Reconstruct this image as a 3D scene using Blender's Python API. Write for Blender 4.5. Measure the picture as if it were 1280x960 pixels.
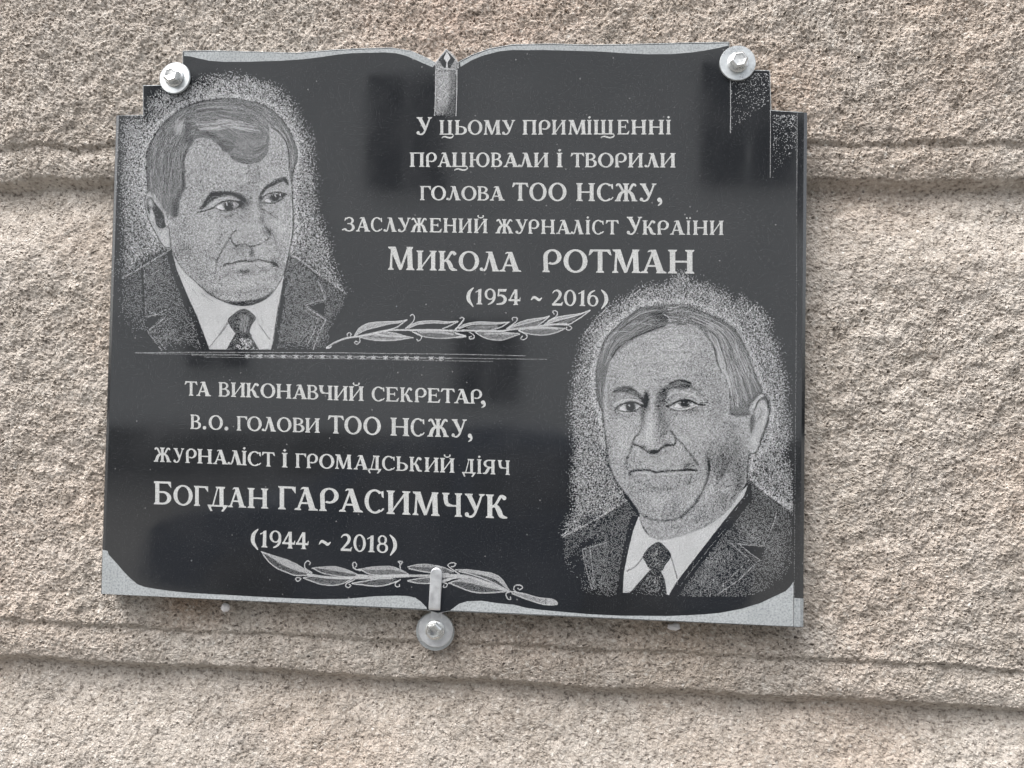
import bpy, bmesh, math, random
import numpy as np
from mathutils import Matrix, Vector
from mathutils.geometry import delaunay_2d_cdt

for o in list(bpy.data.objects): bpy.data.objects.remove(o)
SC = bpy.context.scene
COL = SC.collection
random.seed(7)
RNG = np.random.default_rng(11)

# ------------------------------------------------------------------ camera
# camera solved from the four corners of the slab (0.6 m wide); slab plane is y = 0, wall lies at +y
F, RX, RY, RZ = 1000.0, -0.0246, 0.0793, 0.0211
T = np.array([-0.0574, -0.0202, 0.6828]); PH = 0.4226; ZC = 1.70
cx, sx, cy, sy, cz, sz = math.cos(RX), math.sin(RX), math.cos(RY), math.sin(RY), math.cos(RZ), math.sin(RZ)
RM = np.array([[cz,-sz,0],[sz,cz,0],[0,0,1]]) @ np.array([[cy,0,sy],[0,1,0],[-sy,0,cy]]) @ np.array([[1,0,0],[0,cx,-sx],[0,sx,cx]])
CP = -RM.T @ T                                     # camera in slab coordinates (u right, v down, w into the wall)
def S2W(u, v, w): return (u, w, ZC - v)
def uv(px, py, w=0.0):
    """point of the photograph -> (u, v) on the plane at depth w"""
    px = np.asarray(px, float); py = np.asarray(py, float)
    d = np.stack([(px-640)/F, (py-480)/F, np.ones_like(px)], -1) @ RM
    t = (w - CP[2]) / d[..., 2]
    return CP[0] + t*d[..., 0], CP[1] + t*d[..., 1]
def PW(px, py, w=0.0):
    u, v = uv(px, py, w); return Vector((float(u), w, ZC - float(v)))

cam = bpy.data.cameras.new('camera'); cam_o = bpy.data.objects.new('camera', cam); COL.objects.link(cam_o)
cam.sensor_width = 36; cam.lens = F*36/1280; cam.clip_start = 0.01; cam.clip_end = 300
r_, d_, f_ = RM[0], RM[1], RM[2]                   # camera axes in slab coordinates
m = Matrix.Identity(4)
for i, ax in enumerate((r_, -d_, -f_)):
    w_ = (ax[0], ax[2], -ax[1])
    for j in range(3): m[j][i] = w_[j]
m.translation = Vector((CP[0], CP[2], ZC - CP[1]))
cam_o.matrix_world = m
SC.camera = cam_o
cam.dof.use_dof = False

# ------------------------------------------------------------------ sky, sun, exposure
W = bpy.data.worlds.new('World'); SC.world = W; W.use_nodes = True
nt = W.node_tree; bg = nt.nodes['Background']
sky = nt.nodes.new('ShaderNodeTexSky'); sky.sky_type = 'NISHITA'; sky.sun_disc = False
SUN_EL, SUN_AZ = math.radians(62), math.radians(-50)   # azimuth measured from -y towards -x
sky.sun_elevation = SUN_EL; sky.air_density = 1.0; sky.dust_density = 6.0; sky.ozone_density = 1.0
sdir = Vector((math.sin(SUN_AZ)*math.cos(SUN_EL), -math.cos(SUN_AZ)*math.cos(SUN_EL), math.sin(SUN_EL)))
sky.sun_rotation = math.atan2(sdir.x, sdir.y)
hs = nt.nodes.new('ShaderNodeHueSaturation'); hs.inputs['Saturation'].default_value = 0.25
nt.links.new(sky.outputs[0], hs.inputs['Color']); nt.links.new(hs.outputs[0], bg.inputs['Color'])
bg.inputs['Strength'].default_value = 0.15
sl = bpy.data.lights.new('sun', 'SUN'); sl.energy = 0.5; sl.angle = math.radians(70); sl.color = (1.0, 0.97, 0.93)
so = bpy.data.objects.new('sun', sl); COL.objects.link(so)
so.rotation_euler = sdir.to_track_quat('Z', 'Y').to_euler()
SC.view_settings.view_transform = 'Standard'; SC.view_settings.look = 'None'
SC.view_settings.exposure = 1.27; SC.view_settings.gamma = 1.0

# ------------------------------------------------------------------ materials
def mat(name):
    m = bpy.data.materials.new(name); m.use_nodes = True
    return m, m.node_tree, m.node_tree.nodes['Principled BSDF']
def N(nt, t, **k):
    n = nt.nodes.new(t)
    for a, b in k.items(): setattr(n, a, b)
    return n
def noise(nt, scale, detail=4, rough=.55, co=None):
    n = N(nt, 'ShaderNodeTexNoise'); n.inputs['Scale'].default_value = scale
    n.inputs['Detail'].default_value = detail; n.inputs['Roughness'].default_value = rough
    if co is not None: nt.links.new(co, n.inputs['Vector'])
    return n.outputs['Fac']
def coords(nt, scale=(1,1,1)):
    tc = N(nt, 'ShaderNodeTexCoord'); mp = N(nt, 'ShaderNodeMapping'); mp.inputs['Scale'].default_value = scale
    nt.links.new(tc.outputs['Object'], mp.inputs['Vector']); return mp.outputs[0]
def ramp(nt, fac, stops):
    r = N(nt, 'ShaderNodeValToRGB'); e = r.color_ramp.elements
    while len(e) < len(stops): e.new(.5)
    for k, (p, c) in zip(e, stops):
        k.position = p; k.color = (c, c, c, 1) if isinstance(c, float) else (*c, 1)
    nt.links.new(fac, r.inputs[0]); return r.outputs[0]
def mix(nt, fac, a, b, mode='MIX'):
    n = N(nt, 'ShaderNodeMix', data_type='RGBA', blend_type=mode)
    for s, v in ((0, fac), (6, a), (7, b)):
        if hasattr(v, 'links'): nt.links.new(v, n.inputs[s])
        elif s == 0: n.inputs[0].default_value = v
        else: n.inputs[s].default_value = (*v, 1)
    return n.outputs[2]
def bump(nt, b, h, strength, dist, prev=None):
    n = N(nt, 'ShaderNodeBump'); n.inputs['Strength'].default_value = strength; n.inputs['Distance'].default_value = dist
    nt.links.new(h, n.inputs['Height'])
    if prev is not None: nt.links.new(prev, n.inputs['Normal'])
    nt.links.new(n.outputs[0], b.inputs['Normal']); return n.outputs[0]

def stone_wall_mat():
    m, nt, b = mat('rough_stone'); co = coords(nt)
    big = noise(nt, 5, 5, .6, co); mid = noise(nt, 70, 5, .65, co); warm = noise(nt, 4.2, 3, .55, co)
    dg = N(nt, 'ShaderNodeMapping'); dg.inputs['Rotation'].default_value = (0, math.radians(28), 0); dg.inputs['Scale'].default_value = (.86, 1, 1.16)
    nt.links.new(co, dg.inputs['Vector']); fine = noise(nt, 300, 5, .62, dg.outputs[0]); fin2 = noise(nt, 620, 3, .6, co)
    c = ramp(nt, big, [(.3, (.50,.452,.405)), (.5, (.56,.508,.455)), (.7, (.60,.552,.498))])
    c = mix(nt, ramp(nt, warm, [(.48, 0.0), (.66, .55)]), c, (.56,.44,.35))
    # drifts of rust and soot where the plaque was drilled and below its lower edge
    for (x, z, r, col, a_) in ((-.225, 1.485, .035, (.40,.27,.18), .75), (.06, 1.478, .10, (.36,.28,.22), .5), (.21, 1.47, .06, (.42,.31,.22), .5), (.275, 1.93, .06, (.55,.40,.30), .6), (.0, 2.01, .12, (.60,.47,.40), .5), (-.34, 1.80, .035, (.33,.26,.21), .5)):
        vm = N(nt, 'ShaderNodeVectorMath', operation='DISTANCE'); nt.links.new(co, vm.inputs[0]); vm.inputs[1].default_value = (x, .02, z)
        ad = N(nt, 'ShaderNodeMath', operation='MULTIPLY_ADD'); nt.links.new(noise(nt, 26, 4, .6, co), ad.inputs[0]); ad.inputs[1].default_value = r*1.6; nt.links.new(vm.outputs['Value'], ad.inputs[2])
        c = mix(nt, ramp(nt, ad.outputs[0], [(r*.9, a_), (min(.98, r*2.1), 0.0)]), c, col)
    st = N(nt, 'ShaderNodeMapping'); st.inputs['Scale'].default_value = (26, 1, 2.2); nt.links.new(co, st.inputs['Vector'])
    c = mix(nt, ramp(nt, noise(nt, 1.0, 4, .6, st.outputs[0]), [(.30, .30), (.46, 0.0)]), c, (.36,.32,.28))
    c = mix(nt, ramp(nt, noise(nt, 17, 4, .65, co), [(.36, .30), (.52, 0.0)]), c, (.37,.32,.27))
    c = mix(nt, ramp(nt, mid, [(.38, .46), (.58, 0.0)]), c, (.31,.265,.22))
    c = mix(nt, ramp(nt, fine, [(.34, .9), (.462, 0.0)]), c, (.15,.128,.108))
    c = mix(nt, ramp(nt, fine, [(.54, 0.0), (.68, .65)]), c, (.78,.74,.68))
    c = mix(nt, ramp(nt, fin2, [(.28, .6), (.39, 0.0)]), c, (.20,.17,.15))
    vor = N(nt, 'ShaderNodeTexVoronoi'); vor.inputs['Scale'].default_value = 95; nt.links.new(co, vor.inputs['Vector'])
    c = mix(nt, ramp(nt, vor.outputs['Distance'], [(.08, .7), (.16, 0.0)]), c, mix(nt, ramp(nt, noise(nt, 60, 2, .5, co), [(.48, 0.0), (.52, 1.0)]), (.07,.06,.055), (.78,.75,.70)))
    nt.links.new(c, b.inputs['Base Color']); b.inputs['Roughness'].default_value = .93
    b.inputs['Specular IOR Level'].default_value = .25
    n1 = bump(nt, b, fine, 1.0, .0020); bump(nt, b, fin2, .8, .0008, n1)
    return m
def granite_mat():
    m, nt, b = mat('polished_black_granite'); co = coords(nt)
    sp = noise(nt, 900, 3, .7, co); cl = noise(nt, 14, 4, .6, co)
    c = ramp(nt, sp, [(.35, (.012,.013,.0145)), (.62, (.025,.027,.030)), (.70, (.11,.112,.115))])
    c = mix(nt, ramp(nt, cl, [(.45, 0.0), (.75, .15)]), c, (.085,.086,.09))
    vor = N(nt, 'ShaderNodeTexVoronoi'); vor.inputs['Scale'].default_value = 75; nt.links.new(co, vor.inputs['Vector'])
    c = mix(nt, ramp(nt, vor.outputs['Distance'], [(.035, .8), (.06, 0.0)]), c, (.22,.22,.22))
    nt.links.new(c, b.inputs['Base Color'])
    nt.links.new(ramp(nt, cl, [(.3, .035), (.7, .11)]), b.inputs['Roughness'])
    b.inputs['IOR'].default_value = 1.95
    bump(nt, b, noise(nt, 9, 3, .5, co), .05, .002)
    return m
def engraved_mat(name, a, bcol, scale=700):
    m, nt, b = mat(name); co = coords(nt)
    c = ramp(nt, noise(nt, scale, 3, .75, co), [(.36, a), (.56, bcol)])
    c = mix(nt, ramp(nt, noise(nt, 40, 3, .6, co), [(.4, .18), (.65, 0.0)]), c, tuple(x*.6 for x in a))
    nt.links.new(c, b.inputs['Base Color']); b.inputs['Roughness'].default_value = .85
    b.inputs['Specular IOR Level'].default_value = .3
    return m
def zinc_mat(name, base=(.64,.67,.68), rough=.34, metal=.75):
    m, nt, b = mat(name); co = coords(nt)
    c = mix(nt, ramp(nt, noise(nt, 260, 4, .6, co), [(.35, .5), (.65, 0.0)]), base, tuple(x*.78 for x in base))
    c = mix(nt, ramp(nt, noise(nt, 90, 4, .7, co), [(.60, 0.0), (.74, .5)]), c, (.42,.40,.36))
    nt.links.new(c, b.inputs['Base Color']); b.inputs['Metallic'].default_value = metal
    nt.links.new(ramp(nt, noise(nt, 150, 3, .6, co), [(.3, rough-.1), (.7, rough+.16)]), b.inputs['Roughness'])
    bump(nt, b, noise(nt, 600, 3, .6, co), .25, .0003)
    return m
def plain(name, col, rough=.8, var=.25, scale=3.0):
    m, nt, b = mat(name); co = coords(nt)
    c = mix(nt, noise(nt, scale, 5, .6, co), tuple(x*(1-var) for x in col), tuple(min(1, x*(1+var)) for x in col))
    nt.links.new(c, b.inputs['Base Color']); b.inputs['Roughness'].default_value = rough
    return m
M_WALL = stone_wall_mat(); M_GRAN = granite_mat()
M_TEXT = engraved_mat('engraved_lettering', (.36,.37,.37), (.60,.61,.60), 800)
M_DOT = engraved_mat('engraved_stipple', (.46,.47,.48), (.64,.65,.66), 900)
M_EDGE = engraved_mat('chiselled_page_edge', (.24,.26,.27), (.46,.485,.495), 620)
M_ZINC = zinc_mat('zinc_plated_steel'); M_STEEL = zinc_mat('bolt_steel', (.74,.75,.74), .26, .9)
M_BRACK = zinc_mat('bracket_steel', (.82,.84,.86), .42, .8)
M_PLUG = plain('white_filler', (.72,.70,.70), .5, .15, 300)

# ------------------------------------------------------------------ object helpers
def link(name, me, mt=None, parent=None):
    o = bpy.data.objects.new(name, me); COL.objects.link(o)
    if mt is not None: me.materials.append(mt)
    if parent is not None: o.parent = parent; o.matrix_parent_inverse = parent.matrix_world.inverted()
    return o
def empty(name, loc, label, cat, group=None):
    o = bpy.data.objects.new(name, None); o.empty_display_size = .02; COL.objects.link(o); o.location = loc
    o['label'] = label; o['category'] = cat
    if group: o['group'] = group
    bpy.context.view_layer.update(); return o
def tag(o, label, cat, group=None):
    o['label'] = label; o['category'] = cat
    if group: o['group'] = group
    return o
def np_mesh(name, V, Fq, loops_per=4):
    """fast mesh from numpy arrays of equal-sized faces"""
    me = bpy.data.meshes.new(name); V = np.asarray(V, np.float32); Fq = np.asarray(Fq, np.int32)
    me.vertices.add(len(V)); me.vertices.foreach_set('co', V.ravel())
    me.loops.add(Fq.size); me.loops.foreach_set('vertex_index', Fq.ravel())
    me.polygons.add(len(Fq)); me.polygons.foreach_set('loop_start', np.arange(0, Fq.size, loops_per, dtype=np.int32))
    me.update(calc_edges=True); me.validate(); return me
def cr(P, n=8, closed=False):
    """Catmull-Rom through P (any dimension)"""
    P = np.asarray(P, float); k = len(P)
    if k < 3 and not closed: return np.array([P[0]+(P[1]-P[0])*t for t in np.linspace(0, 1, n+1)])
    out = []; rng = k if closed else k-1
    for i in range(rng):
        if closed: a, b, c, d = P[(i-1) % k], P[i], P[(i+1) % k], P[(i+2) % k]
        else: b, c = P[i], P[i+1]; a = P[i-1] if i else 2*b-c; d = P[i+2] if i+2 < k else 2*c-b
        for t in np.arange(n)/n:
            out.append(.5*((2*b) + (c-a)*t + (2*a-5*b+4*c-d)*t*t + (3*b-a-3*c+d)*t**3))
    if not closed: out.append(P[-1])
    return np.array(out)
def cdt(polys, eps=1e-5):
    vs, fs = [], []
    for p in polys:
        p = np.asarray(p, float); a = 0.0
        for i in range(len(p)): a += p[i-1][0]*p[i][1]-p[i][0]*p[i-1][1]
        if abs(a) < 1e-9: continue
        if a < 0: p = p[::-1]
        fs.append(list(range(len(vs), len(vs)+len(p)))); vs += [Vector((float(x), float(y))) for x, y in p]
    r = delaunay_2d_cdt(vs, [], fs, 1, eps)
    return np.array([tuple(v) for v in r[0]]), [tuple(f) for f, o in zip(r[2], r[5]) if len(o)]
class Sheet:
    """collects flat cut-outs drawn on the face of the slab, one mesh in the end"""
    def __init__(s): s.v = []; s.f = []
    def add(s, V2, faces):
        b = len(s.v); s.v += [tuple(p) for p in V2]; s.f += [tuple(b+i for i in f) for f in faces]
    def build(s, name, mt, parent, off):
        P = np.array(s.v); u, v = uv(P[:, 0], P[:, 1], 0.0)
        me = bpy.data.meshes.new(name); me.from_pydata([S2W(a, b, -off) for a, b in zip(u, v)], [], s.f)
        me.update(); return link(name, me, mt, parent)

# ------------------------------------------------------------------ the wall
def band(n, lo, hi, seed):
    """periodic noise with wavelengths between lo and hi cells, unit variance"""
    g = np.random.default_rng(seed); k = np.fft.fftfreq(n)
    kr = np.hypot(k[:, None], k[None, :]); kr[0, 0] = 1
    l = 1/kr; c = math.sqrt(lo*hi); s = math.log(hi/lo)/2
    H = np.exp(-.5*(np.log(l/c)/s)**2); H[0, 0] = 0
    a = np.real(np.fft.ifft2(np.fft.fft2(g.standard_normal((n, n)))*H)); return a/a.std()
WALL_Y = 0.0205
def build_wall():
    x_in = np.arange(-.50, .50, .00095); z_in = np.arange(-.375, .40, .00095)
    def ext(a, lo, hi):
        L, Rr = [], []; s = .00095; x = a[0]
        while x > lo: s *= 1.06; x -= s; L.append(x)
        s = .00095; x = a[-1]
        while x < hi: s *= 1.06; x += s; Rr.append(x)
        return np.concatenate([L[::-1], a, Rr])
    us = ext(x_in, -1.9, 1.9); vs = ext(z_in, -1.5, 1.5)
    U, V = np.meshgrid(us, vs)
    n = 2048; c = .0006
    def smp(t, ox=0, oy=0):
        a = (U/c+ox) % n; b = (V/c+oy) % n; i = a.astype(int); j = b.astype(int); fa = a-i; fb = b-j
        i1 = (i+1) % n; j1 = (j+1) % n
        return (t[j, i]*(1-fa)+t[j, i1]*fa)*(1-fb)+(t[j1, i]*(1-fa)+t[j1, i1]*fa)*fb
    n1 = smp(band(n, 3.6, 6.5, 1)); n2 = smp(band(n, 8, 20, 2)); n3 = smp(band(n, 30, 90, 3)); n4 = smp(band(n, 150, 500, 4))
    pit = np.maximum(0, n1+.5*n2-.55)
    # profile of the courses, driven by v (down); slightly wavy
    v = V + .0006*n3 + .0010*n4
    ua = lambda y: float(uv(640, y, WALL_Y)[1])
    def sm(a, b, x): t = np.clip((x-a)/(b-a), 0, 1); return t*t*(3-2*t)
    def groove(v, v1, v2, v3):
        band_h = v2 - v1
        d = .0044*sm(v1-.0022, v1+.0034, v)                              # first small step back
        t = np.clip((v-v1)/band_h, 0, 1); d = d - .0030*np.sin(np.pi*t)**.8 + .002*t**3   # rounded roll
        s = sm(v2-.0065, v2+.005, v)
        cav = .0160*(1-sm(v2+.006, v3, v)**.8)                          # cavetto that swings back out
        return d*(1-s) + cav*s
    v1, v2, v3 = ua(179), ua(229), ua(340)
    w1, w2, w3 = ua(806), ua(861), ua(1010)
    midv = ua(500)
    G = np.where(v < midv, groove(v, v1, v2, v3), groove(v, w1, w2, w3))
    amp_ = None
    calm = np.where(v < midv, sm(v1, v2, v)*(1-sm(v3, v3+.03, v)), sm(w1, w2, v)*(1-sm(w3, w3+.03, v)))
    amp = 1-.36*calm
    D = WALL_Y + G + amp*(-.00050*n1 - .00058*n2 - .00062*n3 + .0014*pit + .0016*np.maximum(0, n2+.3*n1-1.25)) - .0008*n4
    # the slab stands clear of the wall
    X = np.stack([U, D, ZC-V], -1).reshape(-1, 3)
    nu = len(us); split = [int(np.searchsorted(vs, (v2+.002))), int(np.searchsorted(vs, (w2+.002)))]
    wall = empty('stone_wall', (0, WALL_Y, ZC-1.5), 'rough pinkish grey stone wall with two horizontal rusticated grooves behind the plaque', 'wall')
    rows = [0]+split+[len(vs)-1]
    for a, b in zip(rows[:-1], rows[1:]):
        Vp = X[a*nu:(b+1)*nu]; R_, C_ = np.meshgrid(np.arange(b-a), np.arange(nu-1), indexing='ij')
        i = (R_*nu+C_).ravel(); Fq = np.stack([i, i+nu, i+nu+1, i+1], -1)
        me = np_mesh('stone_course', Vp, Fq); me.polygons.foreach_set('use_smooth', np.zeros(len(Fq), bool))
        link('stone_course', me, M_WALL, wall)
    return D, us, vs
D_, US_, VS_ = build_wall()

# ------------------------------------------------------------------ street behind the camera, seen only as a reflection in the polish
def boxes(name, L, mt, parent=None):
    V, Fc = [], []
    for x0, y0, z0, x1, y1, z1 in L:
        b = len(V); V += [(x, y, z) for x in (x0, x1) for y in (y0, y1) for z in (z0, z1)]
        Fc += [tuple(b+i for i in f) for f in ((0,1,3,2),(4,6,7,5),(0,4,5,1),(2,3,7,6),(0,2,6,4),(1,5,7,3))]
    me = bpy.data.meshes.new(name); me.from_pydata(V, [], Fc); me.update(); return link(name, me, mt, parent)
M_PAVE = plain('paving', (.13,.128,.122), .8, .3, 2); M_FAC = plain('plaster_facade', (.82,.82,.80), .85, .08, .6)
M_GLASS = plain('dark_window_glass', (.03,.035,.045), .1, .2); M_TRIM = plain('white_window_trim', (.78,.78,.76), .6, .05)
g = boxes('street_ground', [(-60, -60, -.1, 60, .03, 0)], M_PAVE); g['kind'] = 'structure'
bl = empty('opposite_building', (0, -16, 0), 'pale plastered building across the street with tall dark windows', 'building')
boxes('facade', [(-30, -26, 0, 30, -16, 11.5)], M_FAC, bl)
boxes('cornice', [(-30.2, -16, 11.1, 30.2, -15.6, 11.6)], M_TRIM, bl)
boxes('plinth', [(-30.1, -16, 0, 30.1, -15.9, 1.0)], M_PAVE, bl)
for k, (x, w_, z, h_) in enumerate([(-4.5, 1.9, 6.0, 2.7), (2.5, 2.1, 6.1, 2.8), (-9.5, 1.9, 6.0, 2.7), (6.0, 1.5, 3.2, 2.3), (9.5, 1.9, 6.0, 2.7), (-8.3, 1.5, 2.2, 2.3), (13, 1.5, 3.2, 2.3), (-14, 1.9, 6.0, 2.7), (-2.5, 1.5, 1.6, 1.9), (1.4, 1.6, 1.3, 2.6)]):
    f = boxes('window', [(x, -15.99, z, x+w_, -15.93, z+h_)], M_TRIM if k % 2 else M_FAC, bl)
    boxes('pane', [(x+.08, -15.929, z+.1, x+w_/2-.05, -15.915, z+h_-.1), (x+w_/2+.05, -15.929, z+.1, x+w_-.08, -15.915, z+h_-.1)], M_GLASS, f)
M_CAR = plain('dark_blue_paint', (.05,.07,.11), .12, .05); M_RUB = plain('tyre_rubber', (.03,.03,.03), .8, .1)
def car(x0, y0):
    root = empty('parked_car', (x0+2.1, y0, 0), 'dark blue car parked at the kerb opposite the plaque', 'car')
    def prof(name, P, mt, yw, par, inset=0.0, sec=None):
        n = len(P); V = []; Fc = []
        for s_, k in ((-1, 1), (-1, .0), (1, .0), (1, 1)):
            yy = s_*(yw/2-(.06 if k == 1 else 0)) if k else s_*yw/2
            for (x, z) in P:
                c_ = (.0 if k == 0 else .05)
                V.append((x0+x+(c_ if x < 2.1 else -c_)*.6, y0+(s_*(yw/2) if k == 0 else s_*(yw/2+.0)) - s_*inset*max(0, z-.85), z))
        for i in range(n):
            j = (i+1) % n; Fc.append((i, j, 3*n+j, 3*n+i))
        Fc.append(tuple(range(n))); Fc.append(tuple(range(3*n, 4*n))[::-1])
        me = bpy.data.meshes.new(name); me.from_pydata(V, [], Fc); me.update(); return link(name, me, mt, par)
    low = cr([(.05,.35),(.0,.55),(.1,.78),(.6,.88),(1.2,.93),(2.2,.95),(3.4,.95),(4.0,.92),(4.2,.8),(4.22,.5),(4.1,.32),(3.3,.25),(1,.25)], 4, True)
    top = cr([(.95,.90),(1.35,1.18),(1.75,1.40),(2.3,1.47),(2.9,1.45),(3.35,1.33),(3.85,.93),(3.0,.90),(2.0,.9)], 4, True)
    body = prof('body', low, M_CAR, 1.74, root); cab = prof('cabin', top, M_CAR, 1.70, root, .28)
    for a_, b_ in ((1.25, 2.2), (2.3, 3.45)):
        W_ = [(a_+.05,.95),(a_+(.42 if a_ < 2 else .05),1.33),(b_-.02-(.0 if a_ < 2 else .25),1.36),(b_,.95)]
        prof('side_window', W_, M_GLASS, 1.715, cab, .275)
    for x in (.78, 3.4):
        for s_ in (-1, 1):
            bm = bmesh.new(); bmesh.ops.create_cone(bm, cap_ends=True, segments=28, radius1=.31, radius2=.31, depth=.2, matrix=Matrix.Translation((x0+x, y0+s_*.82, .31)) @ Matrix.Rotation(math.pi/2, 4, 'X'))
            me = bpy.data.meshes.new('wheel'); bm.to_mesh(me); bm.free(); link('wheel', me, M_RUB, root)
car(-2.9, -5.6)

# ------------------------------------------------------------------ the slab
PLQ = empty('memorial_plaque', (0, 0.02, ZC+.2), 'polished black granite plaque carved as an open book with two engraved portraits', 'plaque')
CHL, CHR, CHD = .0044, .0082, .0028
def slab():
    O = [(126, 742), (145, 145), (180.5, 145), (180.5, 108), (229.8, 107), (230, 65)]
    kind = ['L', 'L', 'n', 'n', 'n', 'n']
    top = [(270,64.5),(320,66),(370,67.5),(420,63.5),(460,61.5),(490,61),(515,65),(535,74),(545,79.5),(558.5,62.5),(573,79),(590,70),(612,62),(640,57),(690,56),(740,57.5),(790,56.5),(850,55),(911,54)]
    O += top; kind += ['n']*len(top)
    O += [(911.5, 88), (961.5, 89.5), (963.5, 139), (1009, 141), (1004, 784)]; kind += ['n', 'n', 'n', 'R', 'R']
    O += [(562, 763.2), (548, 766), (534, 762)]; kind += ['n']*3
    P = np.array(O, float); u, v = uv(P[:, 0], P[:, 1], CHD)
    fu, fv = u.copy(), v.copy(); n = len(O); ins = .0006
    for i in range(n):                                   # small arris all round
        a = np.array([u[i]-u[i-1], v[i]-v[i-1]]); b = np.array([u[(i+1) % n]-u[i], v[(i+1) % n]-v[i]])
        na = np.array([-a[1], a[0]])/np.hypot(*a); nb = np.array([-b[1], b[0]])/np.hypot(*b); q = na+nb; q /= max(.5, np.hypot(*q)**2/2)
        fu[i] += q[0]*ins; fv[i] += q[1]*ins
    for i, k in enumerate(kind):
        if k == 'L': fu[i] = u[i]+CHL
        if k == 'R': fu[i] = u[i]-CHR
    mu, mv = fu+(u-fu)*.999, fv+(v-fv)*.999
    md = [CHD if k in 'LR' else .0004 for k in kind]
    mid = [(S2W(a+(c_-a)*.62, b+(d2-b)*.62, CHD*.30) if k in 'LR' else S2W(a+(c_-a)*.5, b+(d2-b)*.5, .00015)) for a, b, c_, d2, k in zip(fu, fv, u, v, kind)]
    V = [S2W(a, b, 0) for a, b in zip(fu, fv)] + mid + [S2W(a, b, d) for a, b, d in zip(u, v, md)] + [S2W(a, b, .0150) for a, b in zip(u, v)]
    Fc = [tuple(range(n))[::-1]] + [tuple(range(3*n, 4*n))]
    for i in range(n):
        j = (i+1) % n; Fc += [(i, j, n+j, n+i), (n+i, n+j, 2*n+j, 2*n+i), (2*n+i, 2*n+j, 3*n+j, 3*n+i)]
    me = bpy.data.meshes.new('slab'); me.from_pydata(V, [], Fc); me.update()
    import bmesh
    bm = bmesh.new(); bm.from_mesh(me); bmesh.ops.recalc_face_normals(bm, faces=bm.faces); bm.to_mesh(me); bm.free()
    o = link('slab', me, M_GRAN, PLQ); me.materials.append(M_EDGE)
    for p in me.polygons:
        i = p.index-2
        if i >= 0:
            e, side = i//3, i % 3 == 2; a, b2 = kind[e], kind[(e+1) % n]
            bev = (a == b2 == 'L') or (a == b2 == 'R') or (a == 'L' and e == n-1)
            if side or not bev: p.material_index = 1
    return o, fu, fv, u, v
SLAB, fu, fv, ou, ov = slab()

# chiselled light page edges along the top and the bottom
def edge_sheet(outline, off=.00003):
    s = Sheet(); V, f = cdt([outline]); s.add(V, f); return s.build('page_edge', M_EDGE, PLQ, off)
tl_out = [(230.9,66.6),(270,65.6),(320,67),(370,68.5),(420,64.7),(460,62.8),(490,62.2),(515,66),(534.6,74.9),(544.6,80.6)]
tl_in = [(541,84),(530,79.5),(520,75),(508,69.8),(495,66.5),(480,65.5),(460,66),(440,66.5),(420,68.5),(400,71.5),(380,74),(350,76),(310,77.2),(280,77.3),(262,76),(248,73),(238,70.5),(231,70)]
edge_sheet([(x-(.9 if x < 232 else 0), y-1.25) for x, y in tl_out]+[(x-(.9 if x < 232 else 0), y) for x, y in tl_in])
tr_out = [(574.5,79.6),(590.6,71.3),(612,63.3),(640,58.4),(690,57.3),(740,58.8),(790,57.8),(850,56.4),(910,55.4)]
tr_in = [(910.5,57),(900,59.5),(885,62.5),(865,65.5),(840,67.6),(810,67.8),(780,66.5),(755,64.8),(720,63.5),(680,62.6),(640,62.6),(625,64),(605,69),(590,75),(576,83.5)]
edge_sheet([(x, y-1.25) for x, y in tr_out]+tr_in)
ua0, va0 = 0, 0
bl_in = [(128.3,687),(134.5,688.5),(136,693.5),(147,705.5),(155,715),(163,723),(172,730.5),(181,733.7),(195,736.2),(215,739),(240,741.3),(260,742.4),(290,744),(320,745.8),(357,747.5),(394,749),(431,748.6),(453,746.8),(468,745.3),(498,744.6),(510,745.2),(519,747),(526,752),(533,759),(534,760.8)]
edge_sheet(bl_in[:-1]+[(533.6,761.3),(127,742.2)])
br_in = [(562.8,762.2),(567,760),(574,754.6),(584,751.6),(602,750.9),(621,753.8),(643,756),(658,759.8),(673,762),(700,764.5),(735,767.6),(775,769.6),(835,770),(860,769),(880,768),(901,766),(927,761),(950,754),(967,746),(982,739),(988,733),(991.8,727)]
edge_sheet([(562.8,762.9)]+br_in[1:]+[(991.8,783.0)])
# the grey foot of the right bevel
def bevel_foot():
    V = []
    for py in (747.8, 783.4):
        e = float(uv(1004+(784-py)*5/643, py, CHD)[0])
        for q_, d_ in ((0, 0), (.62, CHD*.30), (1, CHD)):
            V.append(S2W(e-CHR*(1-q_)+.00002*q_, float(uv(1000, py, d_)[1]), d_-.00006))
    me = bpy.data.meshes.new('page_edge'); me.from_pydata(V, [], [(0,1,4,3),(1,2,5,4)]); me.update(); link('page_edge', me, M_EDGE, PLQ)
bevel_foot()

# ------------------------------------------------------------------ lettering
def Rt(x0, y0, x1, y1): return [(x0,y0),(x1,y0),(x1,y1),(x0,y1)]
def foot(x0, x1, y=0, s=1, e=.075):
    return [(x0-e, y), (x1+e, y), (x1+e*.75, y+s*.055), (x1, y+s*.095), (x0, y+s*.095), (x0-e*.75, y+s*.055)]
def stem(x, w=.2, b=1, t=1, y0=0, y1=1):
    o = [Rt(x, y0+.01, x+w, y1-.01)]
    if b: o.append(foot(x, x+w, y0))
    if t: o.append(foot(x, x+w, y1, -1))
    return o
def ring(cx, cy, rx, ry, wx, wy, a0=0, a1=360, n=22):
    A = np.radians(np.linspace(a0, a1, n+1)); o = []
    O_ = [(cx+rx*math.cos(a), cy+ry*math.sin(a)) for a in A]; I_ = [(cx+(rx-wx)*math.cos(a), cy+(ry-wy)*math.sin(a)) for a in A]
    return [[O_[i], O_[i+1], I_[i+1], I_[i]] for i in range(n)]
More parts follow.
